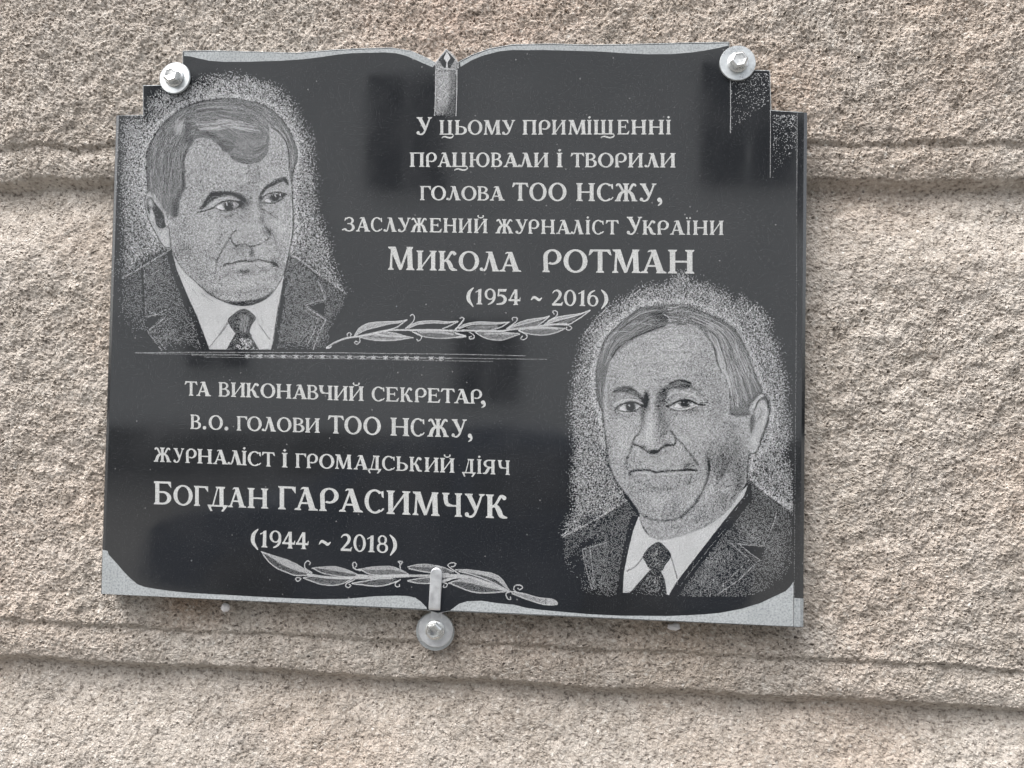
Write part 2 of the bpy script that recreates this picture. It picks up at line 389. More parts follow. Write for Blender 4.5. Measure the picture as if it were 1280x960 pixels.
def rib(P, w, n=5):
    w = w if hasattr(w, '__len__') else [w]*len(P)
    Q = cr([(*p, k) for p, k in zip(P, w)], n); T_ = np.gradient(Q[:, :2], axis=0); T_ /= np.maximum(1e-6, np.hypot(T_[:, 0], T_[:, 1]))[:, None]
    Nn = np.stack([-T_[:, 1], T_[:, 0]], -1)*Q[:, 2:3]/2; L = Q[:, :2]+Nn; R_ = Q[:, :2]-Nn
    return [[L[i], L[i+1], R_[i+1], R_[i]] for i in range(len(Q)-1)]
def dot(x, y, r, ry=None, n=12):
    ry = ry or r; return [[(x+r*math.cos(2*math.pi*i/n), y+ry*math.sin(2*math.pi*i/n)) for i in range(n)]]
def breve(x): return rib([(x-.2,1.2),(x-.15,1.11),(x,1.07),(x+.15,1.11),(x+.2,1.2)], [.06,.06,.09,.06,.06]) + dot(x-.18,1.2,.06) + dot(x+.18,1.2,.06)
def mir(ps, W_): return [[(W_-x, y) for x, y in p][::-1] for p in ps]
def swash(x): return rib([(x,.04),(x+.05,-.08),(x-.08,-.2),(x-.3,-.2),(x-.52,-.13),(x-.7,-.17),(x-.74,-.25)], [.06,.07,.1,.11,.1,.07,.04])
G = {}
G['А'] = [[(.62,0),(.87,0),(.56,1),(.36,1)], [(.09,0),(.19,0),(.50,.93),(.42,.93)], Rt(.24,.27,.74,.35), foot(.08,.2,0,1,.08), foot(.66,.86,0,1,.1), [(.24,.88),(.56,1),(.36,1.0),(.3,.98)]]
G['Б'] = stem(.08, .2, 1, 0)+[Rt(.02,.91,.80,1), [(.66,.95),(.84,1),(.86,.72),(.80,.78)], Rt(.26,.50,.46,.58), Rt(.1,0,.46,.08)]+ring(.44,.29,.42,.29,.2,.08,-90,90,12)
G['В'] = stem(.08)+[Rt(.1,.92,.44,1), Rt(.2,.49,.5,.56), Rt(.1,0,.46,.08)]+ring(.42,.755,.34,.245,.17,.08,-90,90,12)+ring(.44,.275,.42,.285,.2,.08,-90,90,12)
G['Г'] = stem(.12)+[Rt(.12,.91,.76,1), [(.62,.95),(.84,1),(.84,.70),(.77,.78)]]
G['Д'] = [Rt(.66,.02,.88,.98), [(.26,.05),(.34,.05),(.60,.96),(.53,.96)], foot(.5,.92,1,-1,.05), Rt(.12,0,1.02,.085), [(.0,.085),(.24,.085),(.20,-.06),(.28,-.22),(.18,-.24),(.08,-.08)], [(1.12,.085),(.82,.085),(.86,-.08),(.74,-.22),(.86,-.24),(1.0,-.08)]]
G['Е'] = stem(.1)+[Rt(.1,.92,.78,1), [(.66,.95),(.82,1),(.83,.74),(.77,.80)], Rt(.1,0,.80,.08), [(.68,.04),(.84,0),(.92,.27),(.85,.24)], Rt(.28,.48,.58,.555), [(.55,.52),(.64,.36),(.66,.5),(.64,.68)]]
_zl = rib([(.12,.84),(.17,.93),(.27,.93),(.36,.78),(.44,.62),(.56,.54)], [.08,.11,.13,.12,.11,.1])+rib([(.58,.52),(.42,.5),(.30,.34),(.20,.03)], [.08,.14,.19,.19])+[foot(.10,.28,0,1,.07)]
G['Ж'] = _zl+mir(_zl, 1.24)+stem(.53,.18)
G['З'] = ring(.42,.75,.34,.26,.17,.08,-85,150,14)+ring(.40,.28,.42,.30,.2,.08,-165,90,16)+[Rt(.28,.50,.46,.57), [(.06,.72),(.12,.98),(.18,.9),(.16,.78)]]+rib([(.06,.2),(.0,.12),(-.12,.1)], [.09,.1,.07])
G['И'] = stem(.08)+stem(.72)+[[(.26,.10),(.26,.22),(.74,.92),(.74,.78)]]
G['Й'] = G['И']+breve(.5)
G['І'] = stem(.1)+[[(.10,1.16),(.2,1.08),(.31,1.2),(.18,1.27)]]
G['Ї'] = stem(.1)+dot(.06,1.17,.075,.06)+dot(.35,1.17,.075,.06)
G['К'] = stem(.08)+rib([(.26,.46),(.42,.58),(.54,.78),(.64,.93),(.78,.92)], [.09,.1,.11,.13,.12])+dot(.78,.87,.09)+rib([(.28,.5),(.44,.5),(.56,.32),(.66,.10),(.90,.03)], [.08,.16,.21,.18,.06])
G['Л'] = [[(.60,0),(.86,0),(.57,1),(.35,1)], foot(.64,.84,0,1,.08), [(.27,.94),(.5,.94),(.55,1),(.27,1)]]+rib([(.08,.10),(.17,.04),(.27,.16),(.36,.5),(.48,.97)], [.1,.1,.1,.09,.09])+dot(.07,.1,.085)
G['М'] = [[(.13,.02),(.24,.02),(.27,.98),(.20,.98)], [(.12,1),(.40,1),(.68,.06),(.55,0)], [(.55,0),(.66,.02),(1.0,.98),(.9,.98)], [(.92,.02),(1.14,.02),(1.10,.98),(.89,.98)], foot(.13,.24,0), foot(.92,1.14,0), foot(.12,.34,1,-1,.05), foot(.93,1.10,1,-1,.06)]
G['Н'] = stem(.08)+stem(.72)+[Rt(.2,.46,.8,.54)]
G['О'] = ring(.5,.5,.5,.52,.2,.085)
G['П'] = stem(.09,.2,1,1)+stem(.69,.2,1,1)+[Rt(.2,.92,.8,1)]
G['Р'] = ring(.50,.67,.42,.34,.2,.085,-120,180,20)+[[(.11,.02),(.31,.02),(.28,.68),(.08,.68)], foot(.11,.31,0)]
G['С'] = ring(.52,.5,.5,.52,.2,.085,48,312,22)+[[(.80,.93),(.94,.97),(.95,.66),(.86,.72)], [(.80,.12),(.84,.06),(.98,.2),(.92,.24)]]
G['Т'] = stem(.39,.2,1,0)+[Rt(.08,.91,.90,1), [(.0,.74),(.06,1.0),(.24,1),(.2,.92),(.09,.78)], [(.98,.74),(.92,1.0),(.74,1),(.78,.92),(.89,.78)]]
G['У'] = [[(.10,.98),(.34,.98),(.66,.36),(.52,.22)], foot(.12,.34,1,-1,.08), foot(.80,.88,1,-1,.1)]+rib([(.84,.97),(.66,.5),(.48,.12),(.30,.02),(.16,.06)], [.09,.1,.11,.09,.08])+dot(.14,.11,.1)
G['Ц'] = stem(.09,.2,0,1)+stem(.66,.2,0,1)+[Rt(.04,0,.96,.08)]+swash(.94)
G['Щ'] = stem(.08,.19,0,1)+stem(.52,.19,0,1)+stem(.96,.19,0,1)+[Rt(.03,0,1.24,.08)]+swash(1.22)
G['Ч'] = stem(.68)+[foot(.09,.29,1,-1), Rt(.48,.42,.72,.5)]+rib([(.19,.98),(.19,.72),(.26,.52),(.48,.46)], [.2,.2,.17,.08])
G['Ь'] = stem(.1,.2,1,1)+[Rt(.28,.52,.46,.59), Rt(.1,0,.46,.08)]+ring(.44,.295,.42,.295,.2,.08,-90,90,12)
G['Ю'] = stem(.08,.19)+[Rt(.2,.46,.55,.54)]+ring(.93,.5,.46,.52,.19,.085)
G['Я'] = stem(.62)+[Rt(.4,.92,.75,1), Rt(.42,.44,.75,.52)]+ring(.44,.72,.36,.28,.18,.08,90,270,12)+rib([(.62,.46),(.46,.44),(.34,.24),(.22,.07),(.02,.03)], [.08,.14,.2,.15,.05])
G['1'] = [[(.2,.02),(.42,.02),(.44,1),(.24,.95)], foot(.2,.42,0,1,.09), [(.26,.84),(.42,1),(.04,.8),(.06,.74)]]
G['2'] = rib([(.08,.78),(.22,.93),(.46,.94),(.60,.76),(.52,.52),(.30,.28),(.10,.06)], [.06,.09,.14,.2,.17,.13,.1])+[Rt(.04,0,.72,.14), [(.6,.1),(.72,0),(.80,.26),(.72,.22)]]
G['0'] = ring(.42,.5,.42,.52,.19,.08)
G['9'] = ring(.42,.66,.42,.36,.19,.075)+rib([(.74,.6),(.72,.36),(.56,.14),(.26,.0)], [.19,.18,.13,.06])
G['6'] = [[(.84-x, 1-y) for x, y in p] for p in G['9']]
G['5'] = [[(.16,1),(.26,1),(.22,.54),(.12,.54)], [(.16,1),(.72,1),(.66,.84),(.2,.84)]]+rib([(.14,.56),(.36,.60),(.58,.46),(.60,.26),(.42,.08),(.06,.03)], [.08,.12,.18,.2,.14,.09])
G['4'] = [[(.42,0),(.64,0),(.64,.98),(.46,.98)], Rt(.02,.24,.82,.36), [(.02,.26),(.14,.30),(.58,.98),(.44,.98)], [(.34,0),(.72,0),(.66,.06),(.4,.06)], [(.78,.3),(.84,.24),(.86,.5),(.8,.44)]]
G['8'] = ring(.42,.74,.34,.28,.16,.075)+ring(.42,.27,.42,.30,.19,.08)
G['('] = rib([(.42,1.06),(.16,.74),(.12,.30),(.40,-.16)], [.06,.2,.22,.06])
G[')'] = mir(G['('], .5)
G['~'] = rib([(.0,.32),(.18,.50),(.40,.44),(.58,.34),(.78,.48)], [.05,.16,.17,.16,.06])
G[','] = dot(.16,.10,.14)+rib([(.26,.08),(.24,-.12),(.06,-.26)], [.12,.13,.05])
G['.'] = dot(.16,.11,.13)
GC = {}
for k, polys in G.items():
    V, f = cdt(polys); x0, x1 = V[:, 0].min(), V[:, 0].max(); V = V.copy(); V[:, 0] = (V[:, 0]-x0)/(x1-x0); GC[k] = (V, f)
Z1 = lambda X: 510+X/7.53
Z2 = lambda X: 680+X/7.53
Z3 = lambda X: 420+X/7.382
Z4 = lambda X: 580+X/7.382
Z5 = lambda X: 740+X/7.382
Z6 = lambda X: 185+X/7.382
Z7 = lambda X: 340+X/7.382
Z8 = lambda X: 490+X/7.382
ZA = lambda X: 180+X/7.382
ZB = lambda X: 330+X/7.382
ZC_ = lambda X: 480+X/7.382
def ln(base, small, spec): return (base, small, spec)
LINES = [
 ln([(520,168.5),(840,168)], 18.2, [('У',Z1(80),Z1(228),22),('Ц',Z1(295),Z1(430)),('Ь',Z1(440),Z1(555)),('О',Z1(563),Z1(700)),('М',Z1(712),Z1(875)),('У',Z1(885),Z1(1010)),
   ('П',Z1(1078),Z1(1212)),('Р',Z1(1225),Z2(60)),('И',Z2(72),Z2(208)),('М',Z2(228),Z2(400)),('І',Z2(405),Z2(450)),('Щ',Z2(465),Z2(665)),('Е',Z2(690),Z2(805)),('Н',Z2(820),Z2(965)),('Н',Z2(982),Z2(1130)),('І',Z2(1148),Z2(1195))]),
 ln([(512,208.6),(846,209.4)], 18.0, [('П',Z1(15),Z1(155)),('Р',Z1(165),Z1(272)),('А',Z1(278),Z1(412)),('Ц',Z1(412),Z1(565)),('Ю',Z1(576),Z1(768)),('В',Z1(780),Z1(887)),('А',Z1(897),Z1(1045)),('Л',Z1(1035),Z1(1175)),('И',Z1(1182),Z2(45)),
   ('І',Z2(118),Z2(175)),('Т',Z2(250),Z2(380)),('В',Z2(385),Z2(497)),('О',Z2(508),Z2(655)),('Р',Z2(665),Z2(780)),('И',Z2(790),Z2(935)),('Л',Z2(945),Z2(1085)),('И',Z2(1090),Z2(1240))]),
 ln([(525,250.2),(828,251.9)], 17.8, [('Г',Z1(112),Z1(215)),('О',Z1(218),Z1(358)),('Л',Z1(360),Z1(497)),('О',Z1(502),Z1(645)),('В',Z1(652),Z1(762)),('А',Z1(768),Z1(912)),('Т',Z1(980),Z1(1135),22.4),('О',Z1(1142),Z2(25),22.4),('О',Z2(42),Z2(212),22.4),
   ('Н',Z2(302),Z2(480),22.4),('С',Z2(498),Z2(655),22.4),('Ж',Z2(665),Z2(880),22.4),('У',Z2(900),Z2(1060),22.4),(',',Z2(1065),Z2(1112),20)]),
 ln([(428,289),(545,290.5),(630,291.8),(730,292.9),(905,293.7)], 17.8, [('З',Z3(55),Z3(172)),('А',Z3(182),Z3(318)),('С',Z3(322),Z3(428)),('Л',Z3(438),Z3(560)),('У',Z3(572),Z3(690)),('Ж',Z3(688),Z3(845)),('Е',Z3(863),Z3(978)),('Н',Z3(990),Z3(1115)),('И',Z3(1130),Z4(75)),('Й',Z4(90),Z4(218)),
   ('Ж',Z4(290),Z4(455)),('У',Z4(475),Z4(588)),('Р',Z4(592),Z4(695)),('Н',Z4(710),Z4(840)),('А',Z4(848),Z4(990)),('Л',Z4(985),Z4(1105)),('І',Z4(1120),Z4(1165)),('С',Z4(1182),Z5(110)),('Т',Z5(125),Z5(248)),
   ('У',Z5(320),Z5(465),22.2),('К',Z5(465),Z5(590)),('Р',Z5(600),Z5(710)),('А',Z5(718),Z5(860)),('Ї',Z5(868),Z5(912)),('Н',Z5(930),Z5(1070)),('И',Z5(1085),Z5(1215))]),
 ln([(484,337.2),(690,340.3),(868,342)], 24.6, [('М',Z3(478),Z3(725),29),('И',Z3(742),Z3(930)),('К',Z3(945),Z3(1118)),('О',Z3(1132),Z4(140)),('Л',Z4(145),Z4(330)),('А',Z4(325),Z4(530)),('Р',Z4(722),Z4(900),28.5),('О',Z4(918),Z4(1140),28.5),('Т',Z4(1150),Z5(180),29),('М',Z5(185),Z5(450),29.3),('А',Z5(448),Z5(690),29.3),('Н',Z5(700),Z5(945),29.5)]),
 ln([(584,380.3),(760,383)], 19.7, [('(',Z4(22),Z4(92)),('1',Z4(105),Z4(170)),('9',Z4(190),Z4(292)),('5',Z4(300),Z4(395)),('4',Z4(410),Z4(522)),('~',Z4(615),Z4(722)),('2',Z4(812),Z4(915)),('0',Z4(922),Z4(1035)),('1',Z4(1055),Z4(1120)),('6',Z4(1138),Z4(1240)),(')',Z5(82),Z5(150))]),
 ln([(231,494.4),(330,497.2),(425,500.5),(490,501.9),(608,505)], 18.0, [('Т',Z6(338),Z6(458)),('А',Z6(445),Z6(583)),('В',Z6(650),Z6(755)),('И',Z6(765),Z6(900)),('К',Z6(905),Z6(1028)),('О',Z6(1038),Z6(1175)),('Н',Z7(38),Z7(180)),('А',Z7(188),Z7(330)),('В',Z7(322),Z7(428)),('Ч',Z7(430),Z7(560)),('И',Z7(568),Z7(700)),('Й',Z7(708),Z7(848)),
   ('С',Z7(920),Z7(1040)),('Е',Z7(1050),Z7(1172)),('К',Z7(1182),Z8(192)),('Р',Z8(208),Z8(320)),('Е',Z8(328),Z8(448)),('Т',Z8(450),Z8(580)),('А',Z8(572),Z8(722)),('Р',Z8(722),Z8(832)),(',',Z8(820),Z8(865))]),
 ln([(238,536.1),(300,538.2),(395,540.9),(450,543),(512,545.2),(590,546.9)], 18.0, [('В',Z6(390),Z6(490)),('.',Z6(505),Z6(538)),('О',Z6(560),Z6(692)),('.',Z6(705),Z6(742)),('Г',Z6(818),Z6(915)),('О',Z6(915),Z6(1050)),('Л',Z6(1050),Z6(1182)),('О',Z7(46),Z7(180)),('В',Z7(190),Z7(300)),('И',Z7(305),Z7(442)),
   ('Т',Z7(515),Z7(665),22.4),('О',Z7(668),Z7(828),22.4),('О',Z7(843),Z7(1005),22.4),('Н',Z7(1092),Z8(160),22.4),('С',Z8(172),Z8(302),22.4),('Ж',Z8(325),Z8(525),22.4),('У',Z8(550),Z8(692),22.4),(',',Z8(700),Z8(742),20)]),
 ln([(192,577),(290,580.8),(360,584.4),(430,586.2),(490,588.2),(560,590.7),(638,593.7)], 18.0, [('Ж',Z6(52),Z6(215)),('У',Z6(235),Z6(335)),('Р',Z6(345),Z6(450)),('Н',Z6(455),Z6(595)),('А',Z6(600),Z6(740)),('Л',Z6(735),Z6(870)),('І',Z6(865),Z6(912)),('С',Z6(920),Z6(1045)),('Т',Z6(1050),Z6(1172)),('І',Z7(90),Z7(145)),
   ('Г',Z7(215),Z7(315)),('Р',Z7(318),Z7(425)),('О',Z7(435),Z7(575)),('М',Z7(582),Z7(740)),('А',Z7(752),Z7(895)),('Д',Z7(878),Z7(1012)),('С',Z7(1015),Z7(1135)),('Ь',Z7(1145),Z8(148)),('К',Z8(160),Z8(278)),('И',Z8(300),Z8(432)),('Й',Z8(442),Z8(578)),('Д',Z8(645),Z8(775)),('І',Z8(783),Z8(828)),('Я',Z8(836),Z8(955)),('Ч',Z8(975),Z8(1088))]),
 ln([(192,630.2),(325,635.4),(375,637.6),(450,640.4),(490,642.6),(545,644.9),(632,648.2)], 25.0, [('Б',ZA(90),ZA(252),28.9),('О',ZA(272),ZA(450)),('Г',ZA(460),ZA(592)),('Д',ZA(585),ZA(775)),('А',ZA(772),ZA(945)),('Н',ZA(955),ZA(1148)),
   ('Г',ZB(130),ZB(292),28.9),('А',ZB(280),ZB(500),29),('Р',ZB(508),ZB(690),29),('А',ZB(690),ZB(915),29.2),('С',ZB(928),ZB(1110),29.2),('И',ZB(1130),ZC_(245),29.3),('М',ZC_(262),ZC_(515),29.4),('Ч',ZC_(535),ZC_(722),29.4),('У',ZC_(745),ZC_(930),29.4),('К',ZC_(938),ZC_(1138),29.4)]),
 ln([(313,683.4),(370,685.9),(460,690),(500,691.5)], 21.3, [('(',ZA(985),ZA(1058)),('1',ZA(1072),ZA(1140)),('9',ZB(52),ZB(160)),('4',ZB(168),ZB(288)),('4',ZB(295),ZB(412)),('~',ZB(505),ZB(618)),('2',ZB(708),ZB(815)),('0',ZB(825),ZB(940)),('1',ZB(952),ZB(1022)),('8',ZB(1040),ZB(1145)),(')',ZB(1158),ZB(1228))]),
]
for base, small, spec in LINES:
    s = Sheet(); bx = [b[0] for b in base]; by = [b[1] for b in base]
    for e in spec:
        ch, x0, x1 = e[:3]; h = e[3] if len(e) > 3 else small
        V, f = GC[ch]; X = x0+V[:, 0]*(x1-x0); Y = np.interp(X, bx, by)-V[:, 1]*h
        if len(bx) == 2: Y = by[0]+(X-bx[0])*(by[1]-by[0])/(bx[1]-bx[0])-V[:, 1]*h
        s.add(np.stack([X, Y], -1), f)
    s.build('inscription_line', M_TEXT, PLQ, .00009)
# ------------------------------------------------------------------ engraved pictures
# a small drawing board in numpy (units: pixels of the photograph); what is drawn is then cut into stipple
def tl(ox, oy, s=8.0):
    return lambda *c: [(ox+c[i]/s, oy+c[i+1]/s) for i in range(0, len(c), 2)]
class Board:
    def __init__(s, x0, y0, x1, y1, k=2.5):
        s.x0, s.y0, s.k = x0, y0, k; s.w = int((x1-x0)*k); s.h = int((y1-y0)*k)
        s.t = np.zeros((s.h, s.w)); s.part = np.zeros((s.h, s.w), np.int8)
        s.n = []
        for sd, l0, l1 in ((21, 2.0, 4.2), (22, 5, 14), (23, 16, 60)): s.n.append(band(max(s.h, s.w), l0*k/2.2, l1*k/2.2, sd)[:s.h, :s.w])
    def grid(s, bx0, by0, bx1, by1):
        i0 = max(0, int((bx0-s.x0)*s.k)); i1 = min(s.w, int((bx1-s.x0)*s.k)+2); j0 = max(0, int((by0-s.y0)*s.k)); j1 = min(s.h, int((by1-s.y0)*s.k)+2)
        if i1 <= i0 or j1 <= j0: return None
        X = s.x0+(np.arange(i0, i1)+.5)/s.k; Y = s.y0+(np.arange(j0, j1)+.5)/s.k
        return slice(j0, j1), slice(i0, i1), *np.meshgrid(X, Y)
    def mask(s, P, f=0.6, smooth=True, ragged=0):
        P = cr(P, 6, True) if smooth else np.asarray(P, float)
        m = f+ragged+2; g = s.grid(P[:, 0].min()-m, P[:, 1].min()-m, P[:, 0].max()+m, P[:, 1].max()+m)
        sj, si, X, Y = g; ins = np.zeros(X.shape, bool); D = np.full(X.shape, 1e9)
        for a, b in zip(P, np.roll(P, -1, 0)):
            if a[1] != b[1]:
                c = (a[1] > Y) != (b[1] > Y); ins ^= c & (X < (b[0]-a[0])*(Y-a[1])/(b[1]-a[1])+a[0])
        for a, b in zip(P, np.roll(P, -1, 0)):
            d = b-a; L = d@d+1e-12; tt = np.clip(((X-a[0])*d[0]+(Y-a[1])*d[1])/L, 0, 1)
            D = np.minimum(D, (X-a[0]-tt*d[0])**2+(Y-a[1]-tt*d[1])**2)
        D = np.sqrt(D)*np.where(ins, 1, -1)
        if ragged: D = D+s.n[1][sj, si]*ragged*.6+s.n[0][sj, si]*ragged*.35
        return sj, si, np.clip(.5+D/(2*f), 0, 1)
    def fill(s, P, tone, f=.6, part=None, smooth=True, ragged=0, a=1.0):
        sj, si, m_ = s.mask(P, f, smooth, ragged); q = s.t[sj, si]; s.t[sj, si] = q*(1-m_*a)+tone*m_*a
        if part is not None: s.part[sj, si][m_ > .5] = part
    def blob(s, cx, cy, rx, ry, tone, a, rot=0):
        R_ = 2.4*max(rx, ry); g = s.grid(cx-R_, cy-R_, cx+R_, cy+R_)
        if g is None: return
        sj, si, X, Y = g; c, n_ = math.cos(math.radians(rot)), math.sin(math.radians(rot)); dx, dy = X-cx, Y-cy
        e = np.exp(-(((dx*c+dy*n_)/rx)**2+((-dx*n_+dy*c)/ry)**2)); s.t[sj, si] = s.t[sj, si]*(1-a*e)+tone*a*e
    def stroke(s, P, w, tone, f=.5, a=1.0, n=6, part=None, w1=None):
        if w > 1.2 and tone < .3: f, a = f*1.3, a*.96                # softened, like rubbed stipple
        P = cr(P, n) if len(P) > 2 else np.asarray(P, float); mw = max(w, w1 or 0)
        g = s.grid(P[:, 0].min()-mw-2, P[:, 1].min()-mw-2, P[:, 0].max()+mw+2, P[:, 1].max()+mw+2)
        if g is None: return
        sj, si, X, Y = g; M = np.zeros(X.shape); K = len(P)-1
        for i in range(K):
            p, d = P[i], P[i+1]-P[i]; L = d@d+1e-12; tt = np.clip(((X-p[0])*d[0]+(Y-p[1])*d[1])/L, 0, 1)
            D = np.hypot(X-p[0]-tt*d[0], Y-p[1]-tt*d[1])
            ww = w if w1 is None else w+(w1-w)*(i+tt)/K
            M = np.maximum(M, np.clip(.5+(ww/2-D)/(2*f), 0, 1))
        if w > 1.05: M = M*np.clip(.80+.28*s.n[0][sj, si], .25, 1)
        s.t[sj, si] = s.t[sj, si]*(1-M*a)+tone*M*a
        if part is not None: s.part[sj, si][M > .5] = part
    def hair(s, A, B, n, t0, t1, ln_=.25, w=.55, a=.6, jit=.8):
        A = cr(A, 12); B = cr(B, 12); A = A[np.linspace(0, len(A)-1, 80).astype(int)]; B = B[np.linspace(0, len(B)-1, 80).astype(int)]
        for _ in range(n):
            q = RNG.random(); q2 = np.clip(q+RNG.normal(0, .05), 0, 1); l = ln_*RNG.uniform(.5, 1.4); a0 = RNG.uniform(-.05, 1.05-l)
            T_ = np.clip(np.linspace(a0, a0+l, 6), 0, 1); qq = np.linspace(q, q2, 6); i = (T_*79).astype(int)
            s.stroke(A[i]*(1-qq[:, None])+B[i]*qq[:, None]+RNG.normal(0, jit*.25, 2), w*RNG.uniform(.6, 1.4), RNG.uniform(t0, t1), .35, a, 1)
    def cut(s, cell, grain=.62, contrast=1.0, seed=5):
        """threshold the drawing against grain -> rectangles per part id, in px"""
        nx = int(s.w/s.k/cell); ny = int(s.h/s.k/cell)
        xs = ((np.arange(nx)+.5)*cell*s.k).astype(int).clip(0, s.w-1); ys = ((np.arange(ny)+.5)*cell*s.k).astype(int).clip(0, s.h-1)
        t = s.t[np.ix_(ys, xs)]; pid = s.part[np.ix_(ys, xs)]
        if isinstance(grain, dict):
            gm = np.zeros_like(t)
            for k_, (am, sc, ct, md) in grain.items():
                q_ = pid == k_; t = np.where(q_, (md+(t-md)*ct)*sc, t); gm[q_] = am
            grain = gm
        g = np.random.default_rng(seed).standard_normal((ny, nx)); r = .38/cell
        kx = np.arange(-3, 4); ker = np.exp(-.5*(kx/r)**2); ker /= ker.sum()
        for ax in (0, 1): g = np.apply_along_axis(lambda v: np.convolve(v, ker, 'same'), ax, g)
        g /= g.std(); t = np.clip(t, 0, 1); t = np.clip(t+grain*g*4*t*(1-t)*np.where(t < .5, 1.15, 1), 0, 1); t[t < .03] = 0
        on = np.zeros((ny, nx), bool); err = np.zeros(nx+2); rnd = np.random.default_rng(seed+1).random((ny, nx))*.3+.35
        for j in range(ny):                                          # error diffusion keeps the fine lines
            row = (t[j]+err[1:-1]).tolist(); tj = t[j]; nxt = [0.0]*(nx+2); th = rnd[j].tolist(); c = 0.0; o_ = [False]*nx
            for i in (range(nx) if j % 2 else range(nx-1, -1, -1)):
                v = row[i]+c
                if tj[i] <= 0: c = 0.0; continue
                q = v > th[i]; e_ = v-(1.0 if q else 0.0); o_[i] = q; c = e_*.4375
                d_ = 1 if j % 2 else -1
                nxt[i+1-d_] += e_*.1875; nxt[i+1] += e_*.3125; nxt[i+1+d_] += e_*.0625
            on[j] = o_; err = np.array(nxt)
        out = {}
        for j in range(ny):
            row = on[j]; i = 0; idx = np.flatnonzero(row)
            if not len(idx): continue
            st = 0
            for q in range(1, len(idx)+1):
                if q == len(idx) or idx[q] != idx[q-1]+1 or pid[j, idx[q]] != pid[j, idx[st]]:
                    out.setdefault(int(pid[j, idx[st]]), []).append((s.x0+idx[st]*cell, s.y0+j*cell, s.x0+(idx[q-1]+1)*cell, s.y0+(j+1)*cell)); st = q
        return out
def dots_mesh(name, rects, parent, off=.00005, mt=None):
    R_ = np.array(rects); n = len(R_)
    px = R_[:, [0, 2, 2, 0]].ravel(); py = R_[:, [3, 3, 1, 1]].ravel(); u, v = uv(px, py, 0.0)
    V = np.stack([u, np.full_like(u, -off), ZC-v], -1); me = np_mesh(name, V, np.arange(4*n).reshape(-1, 4))
    return link(name, me, mt or M_DOT, parent)

HALO, FACE, HAIR_, SUIT, SHIRT, TIE, EAR = range(7)
PNAME = {HALO: 'halo', FACE: 'face', HAIR_: 'hair', SUIT: 'suit_jacket', SHIRT: 'shirt', TIE: 'necktie', EAR: 'ear'}
# per part: grain, density, contrast, pivot
TONE = {HALO: (.19, .68, 1.35, .52), FACE: (.108, .85, 1.42, .61), HAIR_: (.06, .88, 1.15, .27), SUIT: (.14, .55, 1.2, .3), SHIRT: (.06, .93, 1.0, .8), TIE: (.10, .8, 1.1, .2), EAR: (.08, .88, 1.3, .5)}
def emit(b, label, cell, grain, seed):
    r = b.cut(cell, grain, seed=seed)
    root = dots_mesh('engraved_portrait', r.pop(HALO), PLQ); root['label'] = label
    for k, v in sorted(r.items()): dots_mesh(PNAME[k], v, root)

